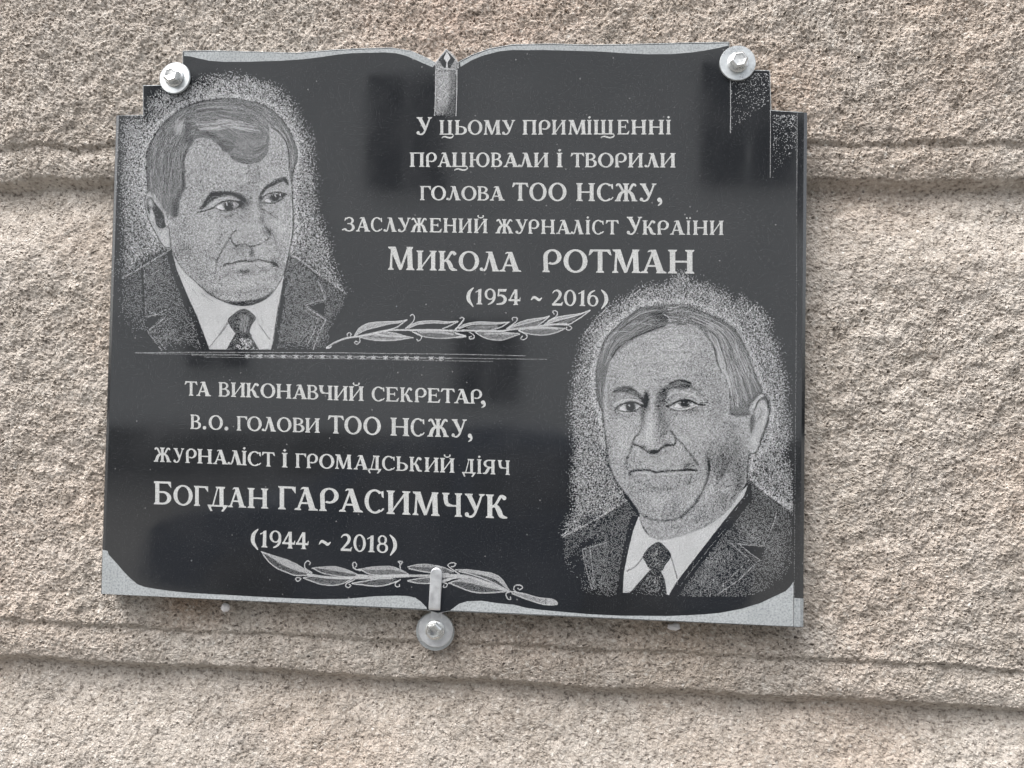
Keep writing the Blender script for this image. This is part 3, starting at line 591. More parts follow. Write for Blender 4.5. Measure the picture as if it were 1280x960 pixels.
def portrait_left():
    b = Board(138, 84, 446, 446)
    A, B, C, D, E, Fq, Gq, H = tl(170,110), tl(270,110), tl(170,210), tl(240,210), tl(140,300), tl(240,300), tl(130,340), tl(280,340)
    halo = [(149,352),(151,300),(150,240),(150,190),(153,152),(160,147),(182,146),(184,128),(196,116),(212,108),(240,104),(262,95),(285,92),(312,97),(335,104),(352,116),(366,128),(376,145),(382,160),(390,180),(392,205),(396,225),(396,250),(402,275),(411,300),(416,322),(423,345),(432,366),(396,345),(360,320),(340,300),(215,312)]
    b.fill(halo, .46, 7, HALO, ragged=7)
    b.blob(172,205,12,60,.62,.6); b.blob(300,112,60,10,.62,.5)
    for i in range(34):                                             # sweeping tool marks round the head
        q = RNG.random(); x = 372+RNG.uniform(0, 20); y = 150+q*150; b.stroke([(x,y),(x+2,y+10),(x+5,y+19)], 1.1, .7, .8, .35)
    for i in range(30):
        x = 155+RNG.uniform(0, 22); y = 190+RNG.random()*130; b.stroke([(x,y),(x-1,y+9),(x-3,y+17)], 1.1, .72, .8, .3)
    rim = [(211,309),(196,297),(187,280),(181,260),(180,240),(180,197),(186,174),(198,156),(214,140),(231,130),(250,123),(276,120),(296,120),(316,123),(325,125),(343,134),(355,147),(365,160),(372,178),(374,192),(371,212),(369,240),(370,270),(368,300),(364,316)]
    b.stroke(rim, 12, .70, 6, .55); b.stroke(rim, 4.5, .88, 2.2, .7)
    for q in range(5):                                               # stray smear beside the lock
        b.stroke([(308,92+q*3),(315,104+q*2),(324,112+q)], .8, .75, .5, .4)
    # jacket
    jl = [(213,311),(195,320),(172,334),(152,347),(146,362),(146,395),(150,415),(170,432),(200,439),(262,438),(250,412),(232,368),(218,330)]
    b.fill(jl, .20, 2.0, SUIT, smooth=False, ragged=2.0)
    jr = [(359,316),(376,328),(394,342),(412,355),(430,367),(431,380),(424,398),(414,412),(412,437),(338,438),(343,415),(349,380),(355,345)]
    b.fill(jr, .24, 1.6, SUIT, smooth=False, ragged=2.0)
    b.blob(150,425,26,26,.02,.95); b.blob(175,436,34,12,.02,.9); b.blob(150,360,9,60,.08,.6); b.blob(225,436,30,7,.05,.7)
    b.blob(428,405,14,24,.03,.9); b.blob(420,432,20,10,.03,.9); b.blob(370,436,30,6,.06,.7)
    b.blob(196,345,14,16,.40,.5); b.blob(375,350,18,20,.33,.5); b.blob(205,420,16,14,.34,.6); b.blob(385,415,20,16,.34,.6); b.blob(190,375,14,14,.28,.5); b.blob(405,385,12,10,.3,.5)
    b.stroke(E(100,385,300,270,440,185,590,95), 1.6, .92, 1.0, .9)   # bright shoulder edge
    b.stroke([(361,317),(378,327),(396,341),(414,353),(433,367)], 1.8, .9, 1.1, .8)
    b.stroke(E(300,290,312,500,318,750), 2.4, .03, .8, .9); b.stroke(E(325,300,330,520,335,740), .9, .5, .5, .6)
    b.stroke(E(345,770,440,748,510,742), 1.4, .85, .5, .9); b.stroke(E(370,715,450,735,540,700), .8, .6, .4, .7); b.fill(E(350,778,500,755,380,880,330,860), .03, 1.2, smooth=False, a=.8)
    b.stroke(Gq(620,450,455,580), 1.1, .75, .5, .9); b.stroke(Gq(640,470,500,600), .7, .6, .5, .8)
    b.stroke(Gq(440,600,585,795), 1.2, .8, .5, .9); b.stroke(Gq(500,620,560,700,620,780), .9, .6, .5, .8)
    b.fill(Gq(430,590,570,790,480,780,360,600), .02, 2, smooth=False, a=.8)
    b.fill([(213,313),(208,316),(219,352),(240,403),(252,437),(263,438),(247,402),(231,362)], .05, 1.6, smooth=False, a=.9)
    b.stroke([(216,330),(228,360),(244,398),(258,436)], .7, .32, .5, .8)
    # right lapel
    b.stroke(H(945,95,985,190,1012,275), 1.0, .75, .5, .9); b.stroke(H(905,100,930,190,960,255), .7, .5, .5, .7)
    b.stroke(H(1010,278,900,300,820,335), 1.2, .85, .5, .9); b.fill(H(850,345,1005,300,1010,440), .04, 1.2, smooth=False, a=.8)
    b.stroke(H(822,350,920,415,1018,478), 1.2, .9, .5, .9); b.stroke(H(800,375,880,440,935,470), .8, .6, .5, .8)
    b.stroke(H(1018,480,950,620,890,775), 1.2, .9, .5, .9); b.stroke(H(940,475,900,600,835,730), .9, .7, .5, .8); b.stroke(H(965,540,925,640,900,700), .6, .5, .4, .6)
    b.fill([(353,352),(349,384),(344,412),(339,437),(346,437),(350,410),(355,378),(358,345)], .07, 1.2, smooth=False, a=.9)
    # shirt
    sh = [(215,313),(221,337),(236,373),(247,397),(262,437),(339,437),(342,420),(347,386),(352,362),(355,344),(340,330),(230,330)]
    b.fill(sh, .84, .6, SHIRT, smooth=False)
    for i in range(90):
        x = RNG.uniform(235, 350); y = RNG.uniform(372, 432); b.stroke([(x,y),(x+2,y+9)], .6, RNG.choice([.55,1.0]), .4, .4)
    b.stroke([(218,322),(229,352),(244,384)], .6, .6, .4, .6); b.stroke([(352,360),(347,395),(341,430)], .8, .5, .4, .7)
    # face
    jaw = [(214,311),(219,322),(227,335),(234,343),(242,350),(250,358),(259,366),(267,371),(277,376),(284,379),(290,380.5),(296,381.5),(302,382),(308,382),(315,381),(321,379),(327,376.5),(334,372.5),(340,367),(344,362),(348,356),(352,349),(355,342),(358,331),(361,318),(364,303),(366,290),(366.5,272),(365,254),(364,235),(366,200),(350,150),(300,126),(240,132),(200,165),(190,200),(190,240),(208,270),(211,290)]
    b.fill(jaw, .585, .5, FACE, smooth=False)
    # soft modelling
    b.blob(230,310,11,9,.36,.8); b.blob(223,318,8,8,.4,.7); b.blob(222,290,10,14,.52,.5); b.blob(245,335,14,10,.5,.5)
    b.blob(262,290,22,18,.66,.6); b.blob(265,165,26,20,.58,.3); b.blob(258,200,26,14,.66,.6); b.blob(320,200,26,20,.60,.5); b.blob(318,222,7,14,.42,.6); b.blob(312,238,4,12,.45,.5)
    b.blob(348,280,11,22,.68,.7); b.blob(304,290,12,12,.68,.6); b.blob(328,296,8,9,.66,.6); b.blob(300,355,26,14,.68,.7); b.blob(274,350,10,10,.55,.5)
    b.blob(318,264,4,10,.68,.7); b.blob(310,262,6,12,.50,.6)
    b.blob(308,256,7,8,.36,.8); b.blob(304,270,6,9,.46,.6); b.blob(328,272,5,9,.45,.6)
    b.blob(298,311,9,6,.46,.6); b.blob(314,317,3,7,.34,.8); b.blob(325,311,7,7,.72,.6)
    b.blob(306,340,9,3.2,.22,.9); b.blob(330,338,7,3,.4,.7); b.blob(285,343,8,4,.48,.6); b.blob(347,336,5,8,.48,.6)
    b.blob(311,212,2,12,.36,.5); b.blob(322,215,2.2,12,.36,.6); b.blob(301,236,5,3,.4,.5)
    for dx, dy, l in ((0,0,60),(20,7,60),(-10,16,70)):               # brow furrows
        b.stroke([(256+dx,186+dy),(275+dx,184+dy),(256+dx+l,188+dy)], 1.4, .48, 1.2, .35)
    for (x, y, rx, ry, t_, a) in ((352,232,5,10,.46,.5),(286,268,12,6,.48,.55),(276,300,5,16,.50,.5),(262,318,14,10,.52,.5),(250,345,10,8,.42,.5),(240,325,10,12,.46,.5),(352,315,6,14,.50,.5),(236,250,8,18,.52,.4),(300,330,20,4,.72,.4),(318,283,9,3,.72,.5),(346,330,6,10,.5,.4),(232,285,9,10,.50,.5),(290,205,10,8,.66,.4),(340,215,10,6,.68,.5),(290,222,24,4,.66,.4),(308,365,22,4,.42,.5),(266,366,14,5,.40,.6)): b.blob(x,y,rx,ry,t_,a)
    b.blob(*D(600,850)[0],3,6,.25,.7); b.blob(*D(520,700)[0],5,4,.5,.6); b.stroke(D(450,790,530,790,600,800), 3, .3, 1.5, .6); b.blob(*D(470,820)[0],6,5,.38,.6)
    # jaw line and the shade beneath the chin
    b.fill([(284,376.5),(296,377),(306,376),(318,374.5),(328,371.5),(336,367),(342,362),(337,370),(327,377),(315,381.5),(302,382.5),(290,381)], .18, 1.0, a=.85)
    b.stroke(jaw[:28], 1.3, .06, .5, .85)
    b.stroke([(250,357),(268,371),(284,378)], 1.8, .12, .8, .7)
    b.stroke([(250,366),(259,372),(267,377)], .6, .35, .4, .6); b.stroke([(221,333),(233,352),(244,366)], .6, .4, .4, .5)
    b.stroke([(366.5,210),(365.8,235),(366,260),(367,285),(364.5,306)], 1.3, .10, .7, .75)
    b.stroke([(364.3,262),(365,280),(362.5,304)], .8, .95, .4, .7)
    # brow left
    b.fill(D(75,402,110,350,150,290,200,238,300,232,420,240,500,262,548,330,545,350,470,310,380,282,285,290,220,318,165,365,105,412), .26, 1.2, FACE)
    b.hair(D(100,400,180,270,300,250,420,255,520,300), D(100,410,210,310,300,285,400,285,530,340), 60, .0, .5, .2, .5, .6, .5)
    b.stroke(D(125,372,190,282,300,256,430,266,525,325), 3.2, .10, 1.4, .6)
    b.fill(D(165,380,220,330,300,300,400,300,460,330,400,325,300,335,230,385), .70, .9, a=.7)
    b.stroke(D(55,442,110,432,165,418,215,398), 1.6, .06, .5, .9); b.stroke(D(215,398,260,360,320,335,390,325,450,335,500,345), 1.8, .06, .6, .9)
    b.blob(*D(480,365)[0],6,5,.10,.9); b.blob(*D(520,350)[0],5,6,.22,.8)
    b.fill(D(240,392,285,365,345,345,440,350,470,365,440,395,390,420,300,420), .55, .5)
    b.fill(D(248,395,285,366,310,375,325,412,292,416), .95, .4); b.fill(D(405,355,432,360,428,385,400,392), .9, .4)
    b.blob(*D(366,382)[0],6.2,5.4,.04,1.0); b.blob(*D(366,382)[0],4,4,.02,1.0)
    b.stroke(D(345,345,350,372), 1.3, 1.0, .4, 1.0)
    b.stroke(D(235,402,290,422,370,430,430,412,470,385), 1.1, .12, .5, .8)
    b.stroke(D(250,445,310,470,390,470,470,420), 1.2, .38, .8, .7); b.stroke(D(90,460,170,475,260,490,350,505,400,480), 1.1, .42, .8, .5)
    b.stroke(D(330,495,400,475,470,430), .9, .3, .6, .6)
    # brow right
    b.fill(D(665,330,672,270,700,225,740,175,800,140,870,100,925,92,955,120,972,172,948,170,925,140,890,132,830,170,760,198,718,235,690,300), .26, 1.0)
    b.hair(D(690,280,740,190,830,140,930,110), D(700,290,760,205,850,165,930,130), 40, .0, .45, .2, .5, .6, .4)
    b.stroke(D(685,300,735,212,820,158,925,115,958,150), 2.6, .10, 1.2, .6)
    b.fill(D(700,270,750,232,830,215,910,225,900,245,800,245,730,272), .66, .8, a=.7)
    b.stroke(D(695,318,730,278,790,252,870,245,948,262), 1.6, .05, .5, .95)
    b.fill(D(712,335,750,300,810,275,900,262,935,268,890,320,830,345,760,345), .5, .5)
    b.fill(D(730,330,752,310,790,335,770,342), .95, .4); b.blob(*D(828,295)[0],6.2,4.6,.03,1.0); b.blob(*D(905,275)[0],4.5,2.2,.05,.9)
    b.stroke(D(830,270,838,285), 1.4, 1, .4, 1); b.stroke(D(880,265,886,278), 1.0, .95, .4, 1)
    b.stroke(D(690,345,760,352,830,350,880,325,910,300), 1.4, .08, .5, .9)
    b.stroke(D(700,370,760,375,820,378), .9, .4, .6, .6); b.stroke(D(690,405,740,430,790,465,835,498), 1.7, .15, .7, .8); b.stroke(D(760,420,810,455,850,485), .8, .3, .6, .6)
    b.blob(*D(680,350)[0],3,8,.28,.8)
    # nose
    b.stroke(D(438,625,405,655,390,695,405,745,440,782), 1.9, .08, .7, .9)
    b.stroke(D(440,775,490,768,530,762,570,782,615,782,655,770,710,742,760,715,775,695), 1.9, .10, .8, .85)
    b.stroke(D(735,605,770,640,785,680), 1.8, .16, .8, .8); b.blob(*D(770,640)[0],4,5,.2,.7)
    b.stroke(D(690,500,715,560,760,620,815,670,835,740,855,820), 2.8, .24, 1.5, .7)
    b.stroke(D(378,700,340,765,300,830,270,885,245,940), 1.7, .12, .7, .85); b.stroke(Fq(250,195,238,240,235,330), 1.4, .22, .8, .7)
    b.stroke(D(430,790,470,830,520,850), 2, .35, 1.2, .6); b.stroke(D(810,880,850,930,870,1010), 2, .4, 1.2, .6)
    b.stroke(D(650,790,690,800,710,850), 2, .85, 1, .5); b.stroke(D(555,830,560,890,590,900), 1.2, .85, .8, .6)
    for i in range(10): b.blob(*D(RNG.uniform(440,760), RNG.uniform(600,740))[0], 1.6, 1.2, RNG.choice([.4,.8]), .6)
    # mouth
    b.stroke(Fq(318,255,355,238,400,232,440,222,490,208,540,205,575,217,610,210,650,198,700,203,750,215,800,225,835,245,862,268), 2.1, .05, .7, .95)
    b.stroke(Fq(400,235,480,220,560,212), 1.4, .12, .8, .6); b.blob(*Fq(825,240)[0],4,3,.08,.8); b.stroke(Fq(815,205,800,215), 2, .15, .8, .7)
    b.stroke(Fq(430,262,520,245,620,232,720,240,780,255), 2.2, .80, 1.1, .6); b.stroke(Fq(380,230,450,202,520,188), 1.4, .75, .8, .5)
    # ear
    ear = C(118,235,92,300,92,385,125,510,190,640,235,725,288,792,340,798,332,650,318,560,302,470,255,400,215,320,175,245)
    b.fill(ear, .60, .5, EAR)
    b.fill(C(105,325,120,298,160,300,205,370,270,450,292,540,300,590,245,605,205,570,190,510,175,450,150,400,135,470,110,400), .10, .9, a=.9)
    b.blob(*C(145,350)[0],3,5,.78,.9,-20); b.blob(*C(165,480)[0],2,7,.72,.9,-15); b.blob(*C(240,545)[0],5,5,.18,.8)
    b.fill(C(260,640,300,625,322,700,315,770,285,770,250,710), .72, 1, a=.8)
    b.stroke(C(118,235,92,300,92,385,125,510,190,640,235,725,288,792,340,798), 1.2, .06, .5, .9)
    b.stroke(C(215,320,260,395,310,470,318,560,335,650,345,780), 1.5, .12, .6, .8); b.stroke(C(150,250,200,290,255,380,305,450), 1.5, .85, .6, .7)
    b.stroke(C(300,490,296,540,312,570,322,530,300,490), 1.0, .9, .5, .8)
    # hair
    outer = C(120,235)+A(115,950,105,700,150,540,240,400,370,270,500,190,640,140,850,110,1000,112,1150,140)+B(420,155,550,220,650,310,730,420,790,560,812,640,803,730,768,830,757,950)
    inner = B(735,860,730,700,720,600,690,510,620,450,570,400,540,390,525,480,512,600,492,670,430,728,330,750,220,732,150,680)+A(850,600,790,530,700,500,600,510,550,580,500,680,482,790)+C(488,100,491,200,442,300,425,400,402,480,370,492,300,440,250,370,210,290,170,240)
    b.fill(outer+inner, .25, .9, HAIR_)
    side_o = C(122,240)+A(118,950,112,700,158,540,250,400,380,275,500,200); side_i = C(380,480,430,350,470,220)+A(470,800,480,660,520,520,490,420)
    b.hair(side_o, side_i, 620, .10, .55, .16, .6, .6, 2.0)
    b.hair(A(500,200,700,135,1000,118,1150,145)+B(480,190,560,300,540,380), A(520,480,640,480,760,510,900,600)+B(180,680,330,735,480,660), 560, .10, .55, .22, .6, .6, 1.2)
    b.hair(A(560,330,720,330,900,310)+B(200,330,400,350), A(640,430,800,430,960,400)+B(250,420,450,460), 100, .3, .8, .35, .6, .6, 1)
    b.hair(B(470,190,600,290,700,430,770,600,790,740,760,900), B(560,385,640,450,700,540,725,650,740,820,750,900), 110, .0, .6, .3, .6, .6, .6)
    for c_ in (A(430,400)[0], A(450,430)[0]):
        for i in range(8): b.stroke([(c_[0]-4+i*1.3, c_[1]-9+RNG.normal()), (c_[0]-6+i*1.3, c_[1]+5)], .7, .75, .4, .7)
    b.fill(A(640,470,700,430,800,480,840,540,780,530), .14, 2.5, a=.5); b.fill(A(820,540,900,520,1000,560,990,600,900,640,850,590), .10, 1.6, a=.6)
    b.stroke(A(880,560,940,575,1010,572), .8, .4, .5, .7); b.blob(*A(500,430)[0],5,9,.12,.6); b.blob(*A(520,520)[0],6,6,.12,.6); b.blob(*A(600,260)[0],8,8,.32,.5)
    b.stroke(A(470,800,475,700,500,620), 3, .05, 1.2, .8); b.stroke(C(470,40,470,200,420,300,395,470), 4.5, .04, 1.6, .8); b.blob(*C(385,400)[0],4,10,.05,.7)
    b.stroke(outer, 1.5, .06, .7, .85); b.stroke(B(560,400,640,450,700,540,725,650,735,800), 1.5, .06, .6, .8)
    b.stroke(B(150,690,220,732,330,752,430,730,492,668,515,590,528,480), 2.0, .10, .8, .75); b.stroke(B(200,680,300,690,420,690), 3, .34, 2, .5)
    b.stroke(A(960,690,1050,720,1150,735), 1.6, .1, .6, .7); b.blob(*A(1050,560)[0],10,4,.42,.6)
    # tie
    knot = Fq(358,800,400,752,470,702,530,688,590,722,642,782,600,850,578,920,592,962,430,962,432,935,380,862)
    b.fill(knot, .14, .5, TIE); b.fill(H(110,620,255,612,350,772,20,782), .12, .6, TIE, smooth=False)
    for i in range(12): b.stroke(Fq(470+i*6,760+i*14,520,750+i*15,570-i*3,775+i*12), .7, .62, .5, .7)
    b.blob(*Fq(500,830)[0],5,9,.5,.6)
    for i in range(70):
        x, y = RNG.normal(308,4.5), RNG.uniform(423,436); b.stroke([(x,y),(x+RNG.normal(0,1),y+1.5)], .8, .85, .4, .8)
    b.stroke(Fq(362,830,330,880,270,960), 1.3, .08, .5, .9); b.stroke([(289,395),(277,414),(262,434)], 1.2, .15, .5, .8); b.stroke([(324,406),(331,416),(337,424)], 1.2, .15, .5, .8)
    b.stroke([(262,437),(300,438),(339,437)], 1.4, .15, .6, .8)
    b.t[int((438.6-b.y0)*b.k):, :] *= 0
    emit(b, 'stippled portrait of a man with a low side-swept fringe, turned to the right', .5, TONE, 5)

def portrait_right():
    b = Board(698, 336, 996, 760)
    a_, b_, c, d, e, f, g, h = tl(710,340), tl(840,360), tl(740,460), tl(850,460), tl(740,550), tl(850,550), tl(700,640), tl(840,640)
    halo = [(705,669),(708,650),(716,635),(713,600),(717,560),(712,520),(714,480),(722,450),(727,425),(741,402),(758,384),(775,375),(793,364),(806,356),(822,356),(836,350),(846,340),(857,338),(866,350),(880,352),(900,362),(914,368),(917,376),(928,370),(937,380),(950,384),(962,398),(964,418),(974,430),(976,450),(984,475),(985,505),(990,530),(990,552),(982,568),(990,585),(993,610),(991,640),(955,617),(934,598),(900,560),(800,560),(782,625),(740,652)]
    b.fill(halo, .46, 6, HALO, ragged=6.5)
    b.blob(730,600,14,50,.58,.4); b.blob(960,600,12,30,.45,.3)
    for i in range(60):
        an = RNG.uniform(-2.9, .5); rr = RNG.uniform(112, 140); x = 848+rr*math.cos(an)*.98; y = 490+rr*math.sin(an); l = RNG.uniform(6, 13)
        b.stroke([(x,y),(x-l*.6,y+l)], .9, .78, .6, .45)
    b.stroke([(731,417),(742,402),(760,384)], 1.0, .8, .5, .8); b.stroke([(946,378),(938,388),(932,395)], .9, .75, .5, .8); b.stroke([(790,370),(800,362)], .9, .75, .5, .8)
    rim = [(782,625),(770,607),(760,586),(755,560),(751,535),(748,515),(743,500),(741,479),(743,456),(748,436),(754,420),(769,404),(783,392),(799,381),(816,377),(835,376),(862,377),(877,384),(892,390),(910,400),(923,412),(931,424),(939,441),(946,460),(952,478),(956,490),(964,500),(966,520),(963,545),(954,565),(942,570),(938,585),(937,597),(954,613),(986,634)]
    b.stroke(rim[3:], 13, .70, 6, .5); b.stroke(rim[3:], 5, .88, 2.6, .7); b.stroke([(705,670),(740,653),(782,627)], 5, .85, 2, .7)
    # jacket
    b.fill([(784,624),(759,641),(735,655),(705,672),(703,690),(706,712),(720,735),(735,745),(776,748),(782,715),(790,680),(798,646)], .20, 1.6, SUIT, smooth=False, ragged=1.5)
    b.fill([(935,596),(944,604),(954,614),(970,626),(988,638),(991,660),(991,700),(984,722),(960,738),(930,748),(880,750),(836,744),(846,727),(890,670),(912,643),(930,622),(934,608)], .20, 1.4, SUIT, smooth=False, ragged=1.2)
    b.blob(705,735,22,26,.0,.95); b.blob(735,752,40,10,.0,.95); b.blob(712,705,10,20,.10,.5); b.blob(985,735,26,14,.02,.9); b.blob(900,757,60,9,.0,.9); b.blob(985,700,7,26,.08,.6)
    for x, y, rx, ry, t_, a in ((750,700,14,20,.36,.7),(752,728,10,10,.36,.6),(765,660,12,10,.28,.5),(945,670,14,12,.42,.8),(925,655,10,14,.3,.5),(890,700,20,18,.36,.8),(880,725,18,10,.36,.6),(968,690,10,14,.34,.6),(915,655,8,8,.1,.5),(740,650,16,5,.1,.6)): b.blob(x,y,rx,ry,t_,a)
    b.stroke([(704,671),(740,652),(783,626)], 1.3, .95, .7, .9); b.stroke([(936,597),(954,614),(988,638)], 1.4, .95, .7, .9)
    b.fill([(797,646),(790,644),(781,680),(775,715),(770,748),(779,748),(785,700),(793,662)], .03, 1.2, smooth=False, a=.9); b.stroke([(792,648),(783,680),(777,715)], .6, .3, .4, .8)
    b.fill([(934,608),(931,621),(912,643),(890,670),(858,711),(833,745),(846,745),(868,716),(899,676),(922,648),(940,622),(938,602)], .04, 1.2, smooth=False, a=.9)
    b.stroke(h(530,170,420,300,300,450,190,590,80,740), .7, .5, .5, .85); b.stroke(h(560,180,450,310), .6, .35, .5, .7); b.stroke(f(700,520,560,690,380,930), .8, .34, .7, .7)
    b.stroke(g(395,60,300,215), 1.0, .4, .6, .8); b.stroke(g(300,230,380,235,440,270), 1.1, .5, .7, .8); b.stroke(g(225,375,330,345,480,300), 1.1, .75, .5, .9)
    b.stroke(g(225,380,260,560,320,765), 1.2, .72, .5, .9); b.stroke(g(250,390,290,560,335,740), .7, .6, .5, .8); b.stroke(g(300,390,325,560,345,770), 1.0, .68, .5, .9)
    b.fill(g(200,360,440,285,300,270,200,310), .04, 2, smooth=False, a=.6); b.fill(g(215,390,250,560,290,720,180,640,120,450), .06, 3, smooth=False, a=.6)
    b.stroke(h(1045,20,990,180,920,330), 1.2, .72, .5, .9); b.stroke(h(1015,30,960,190), .6, .4, .5, .7); b.stroke(h(925,340,800,335,660,318), 1.2, .8, .5, .9); b.fill(h(700,335,920,350,880,470), .03, 1, smooth=False, a=.85)
    b.stroke(h(595,315,680,395,770,470), 1.1, .75, .5, .9); b.stroke(h(670,320,780,410,880,482), 1.1, .8, .5, .9); b.stroke(h(870,485,750,600,640,700,430,840), 1.2, .85, .5, .9)
    b.stroke(h(770,480,680,570,590,650,480,770), .9, .6, .5, .85); b.stroke(h(800,500,700,590,600,680), .6, .4, .5, .7); b.stroke(h(990,180,930,330,900,470), 3, .03, 1.2, .6)
    # shirt
    b.fill([(798,646),(791,665),(785,690),(780,715),(778.5,741),(787,741),(800,728),(836,744),(846,727),(890,670),(912,642),(930,620),(934.5,607),(915,625),(880,650),(840,655),(805,645)], .86, .5, SHIRT, smooth=False)
    for i in range(110):
        x = RNG.uniform(782, 915); y = RNG.uniform(655, 740); b.stroke([(x,y),(x+RNG.normal(0,1),y+8)], .6, RNG.choice([.6,1.0]), .4, .4)
    # face and neck
    face = [(752,512),(756,535),(759,560),(762,584),(771,604),(784,620),(796,637),(800,645),(803,659),(810,668.5),(817,672),(825,674),(835,673),(844,671),(857,667),(881,659),(900,646),(915,632),(925,618),(932,605),(934,596),(936,569),(940,540),(940,500),(925,440),(890,400),(850,388),(800,400),(765,430),(752,470),(750,495)]
    b.fill(face, .60, .5, FACE, smooth=False)
    b.blob(835,440,40,26,.70,.7); b.blob(790,445,16,20,.62,.4); b.blob(880,470,18,26,.50,.6); b.blob(899,500,12,30,.42,.5)
    b.blob(776,550,10,20,.72,.7); b.blob(873,540,18,18,.66,.6); b.blob(905,540,16,18,.54,.4); b.blob(813,530,4,34,.80,.8,4); b.blob(809,548,9,9,.78,.7); b.blob(845,550,9,7,.72,.6)
    b.blob(823,625,16,10,.72,.8); b.blob(800,605,10,8,.70,.5); b.blob(860,610,10,12,.62,.5); b.blob(830,575,14,8,.66,.5)
    b.blob(826,520,6,30,.33,.8,-4); b.blob(829,500,8,12,.34,.8); b.blob(832,532,7,12,.34,.7); b.blob(803,520,3,14,.35,.7); b.blob(823,543,6,8,.5,.5)
    b.blob(906,575,20,20,.30,.8); b.blob(918,560,12,18,.36,.6); b.blob(925,590,9,18,.30,.7); b.blob(898,590,8,16,.26,.7); b.blob(885,575,5,14,.30,.7)
    b.blob(905,625,16,12,.34,.7,-35); b.blob(892,605,4,16,.60,.6,15); b.blob(880,640,16,9,.40,.6); b.blob(850,660,14,6,.52,.4); b.blob(815,660,8,6,.45,.5); b.blob(826,664,10,5,.62,.5)
    b.blob(843,633,10,10,.44,.6); b.blob(803,628,8,8,.46,.5); b.blob(790,612,6,14,.46,.6)
    for P in (f(640,400,560,520,500,600), f(650,420,600,500,540,580), f(500,180,440,330,360,440), f(430,280,400,360)): b.stroke(P, 2.0, .12, 1.2, .5)
    for (x, y, rx, ry, t_, a) in ((770,520,10,6,.50,.5),(790,515,14,5,.48,.5),(860,514,16,5,.50,.5),(762,560,4,18,.44,.5),(766,480,6,20,.52,.5),(895,520,10,12,.46,.5),(870,575,8,16,.50,.5),(858,600,6,12,.44,.5),(788,585,7,14,.50,.5),(815,600,18,5,.50,.4),(846,600,10,5,.50,.4),(823,612,20,4,.42,.5),(915,535,8,14,.40,.5),(890,555,12,10,.46,.5),(812,478,12,8,.64,.4),(818,495,4,10,.74,.5),(866,425,14,10,.66,.5),(800,565,8,6,.66,.4),(838,642,14,5,.38,.5),(812,640,8,5,.46,.5),(875,650,18,6,.38,.5),(922,605,7,12,.24,.6),(818,457,40,2,.54,.4),(830,440,44,1.6,.58,.4)): b.blob(x,y,rx,ry,t_,a)
    # contours
    b.stroke([(752,508),(755,530),(758,556),(762,582),(771,603),(784,620),(796,637)], 1.9, .08, 1.0, .85)
    b.stroke(e(350,560,450,700,560,780,690,808,800,800,900,762,1000,670,1080,560,1135,450,1165,330,1172,200), 2.0, .08, 1.1, .85)
    b.stroke(e(900,770,1000,680,1080,560), 4.5, .18, 1.8, .6); b.stroke(e(1120,480,1160,340,1170,210), 3, .2, 1.4, .6)
    b.stroke(e(480,780,500,850,550,930), 1.5, .1, .6, .9); b.stroke([(803,659),(811,669),(825,674.5),(844,671.5),(862,666),(882,658),(900,646.5),(914,633)], 1.3, .15, .7, .75)
    b.stroke(f(690,150,680,260,668,380), 1.8, .08, .8, .85)
    # brows and eyes, left
    b.fill(c(200,240,250,210,300,188,350,183,410,200,470,255,525,320,540,350,500,325,440,285,380,262,310,248,240,250), .24, 1.0, a=.95)
    b.hair(c(230,235,320,195,420,215,520,310), c(250,250,330,245,420,275,520,335), 46, .0, .55, .2, .6, .6, .5)
    b.stroke(c(250,205,300,190,400,190), 1.4, .18, .9, .7); b.blob(*c(215,270)[0],5,5,.36,.7); b.blob(*c(180,340)[0],4,9,.42,.6)
    b.blob(*c(530,350)[0],5,9,.04,.95); b.blob(*c(545,290)[0],3.5,7,.12,.8); b.blob(*c(510,470)[0],3,8,.26,.8)
    b.stroke(c(205,355,260,320,340,300,420,302,490,330), 1.4, .26, .8, .7); b.stroke(c(215,370,280,335,350,318,440,325,510,360), 1.5, .88, .6, .8)
    b.stroke(c(235,410,270,378,330,355,390,342,450,352,500,378), 2.0, .03, .6, .95)
    b.fill(c(262,402,310,370,380,352,450,362,480,382,440,415,350,430,290,425), .55, .5)
    b.fill(c(280,402,320,375,345,400,340,428,300,422), .95, .5); b.fill(c(435,375,468,380,460,405,430,405), .85, .4)
    b.blob(*c(388,388)[0],6,5.6,.03,1.0); b.blob(*c(388,388)[0],4.4,4.2,.0,1.0); b.stroke(c(370,372,376,380), 1.7, .95, .4, 1.0); b.blob(*c(405,405)[0],1.4,1.2,.4,.8)
    b.stroke(c(250,415,300,435,370,440,440,425,485,400), 1.3, .10, .6, .85); b.stroke(c(290,445,370,452,440,440), 1.0, .85, .5, .6)
    b.stroke(c(200,400,215,430,280,465,350,490,420,470), 2.2, .26, 1.3, .7); b.stroke(c(200,430,260,480,340,520), 1.6, .36, 1.2, .6)
    # right
    b.fill(c(670,250,690,215,730,190,775,155,830,132,885,120,950,128,990,150,1000,180,960,205,900,215,840,212,790,215,740,250,700,290), .30, 1.2, a=.95)
    b.hair(c(700,240,780,165,880,130,980,145), c(720,260,800,210,880,210,980,200), 60, .0, .55, .2, .6, .6, .6)
    b.stroke(c(775,155,830,132,885,120,985,148), 1.8, .05, .7, .85); b.stroke(c(990,190,1060,235,1110,290,1150,335), 2.6, .24, 1.3, .75); b.blob(*c(690,320)[0],6,10,.30,.8); b.blob(*c(740,290)[0],3,6,.18,.7)
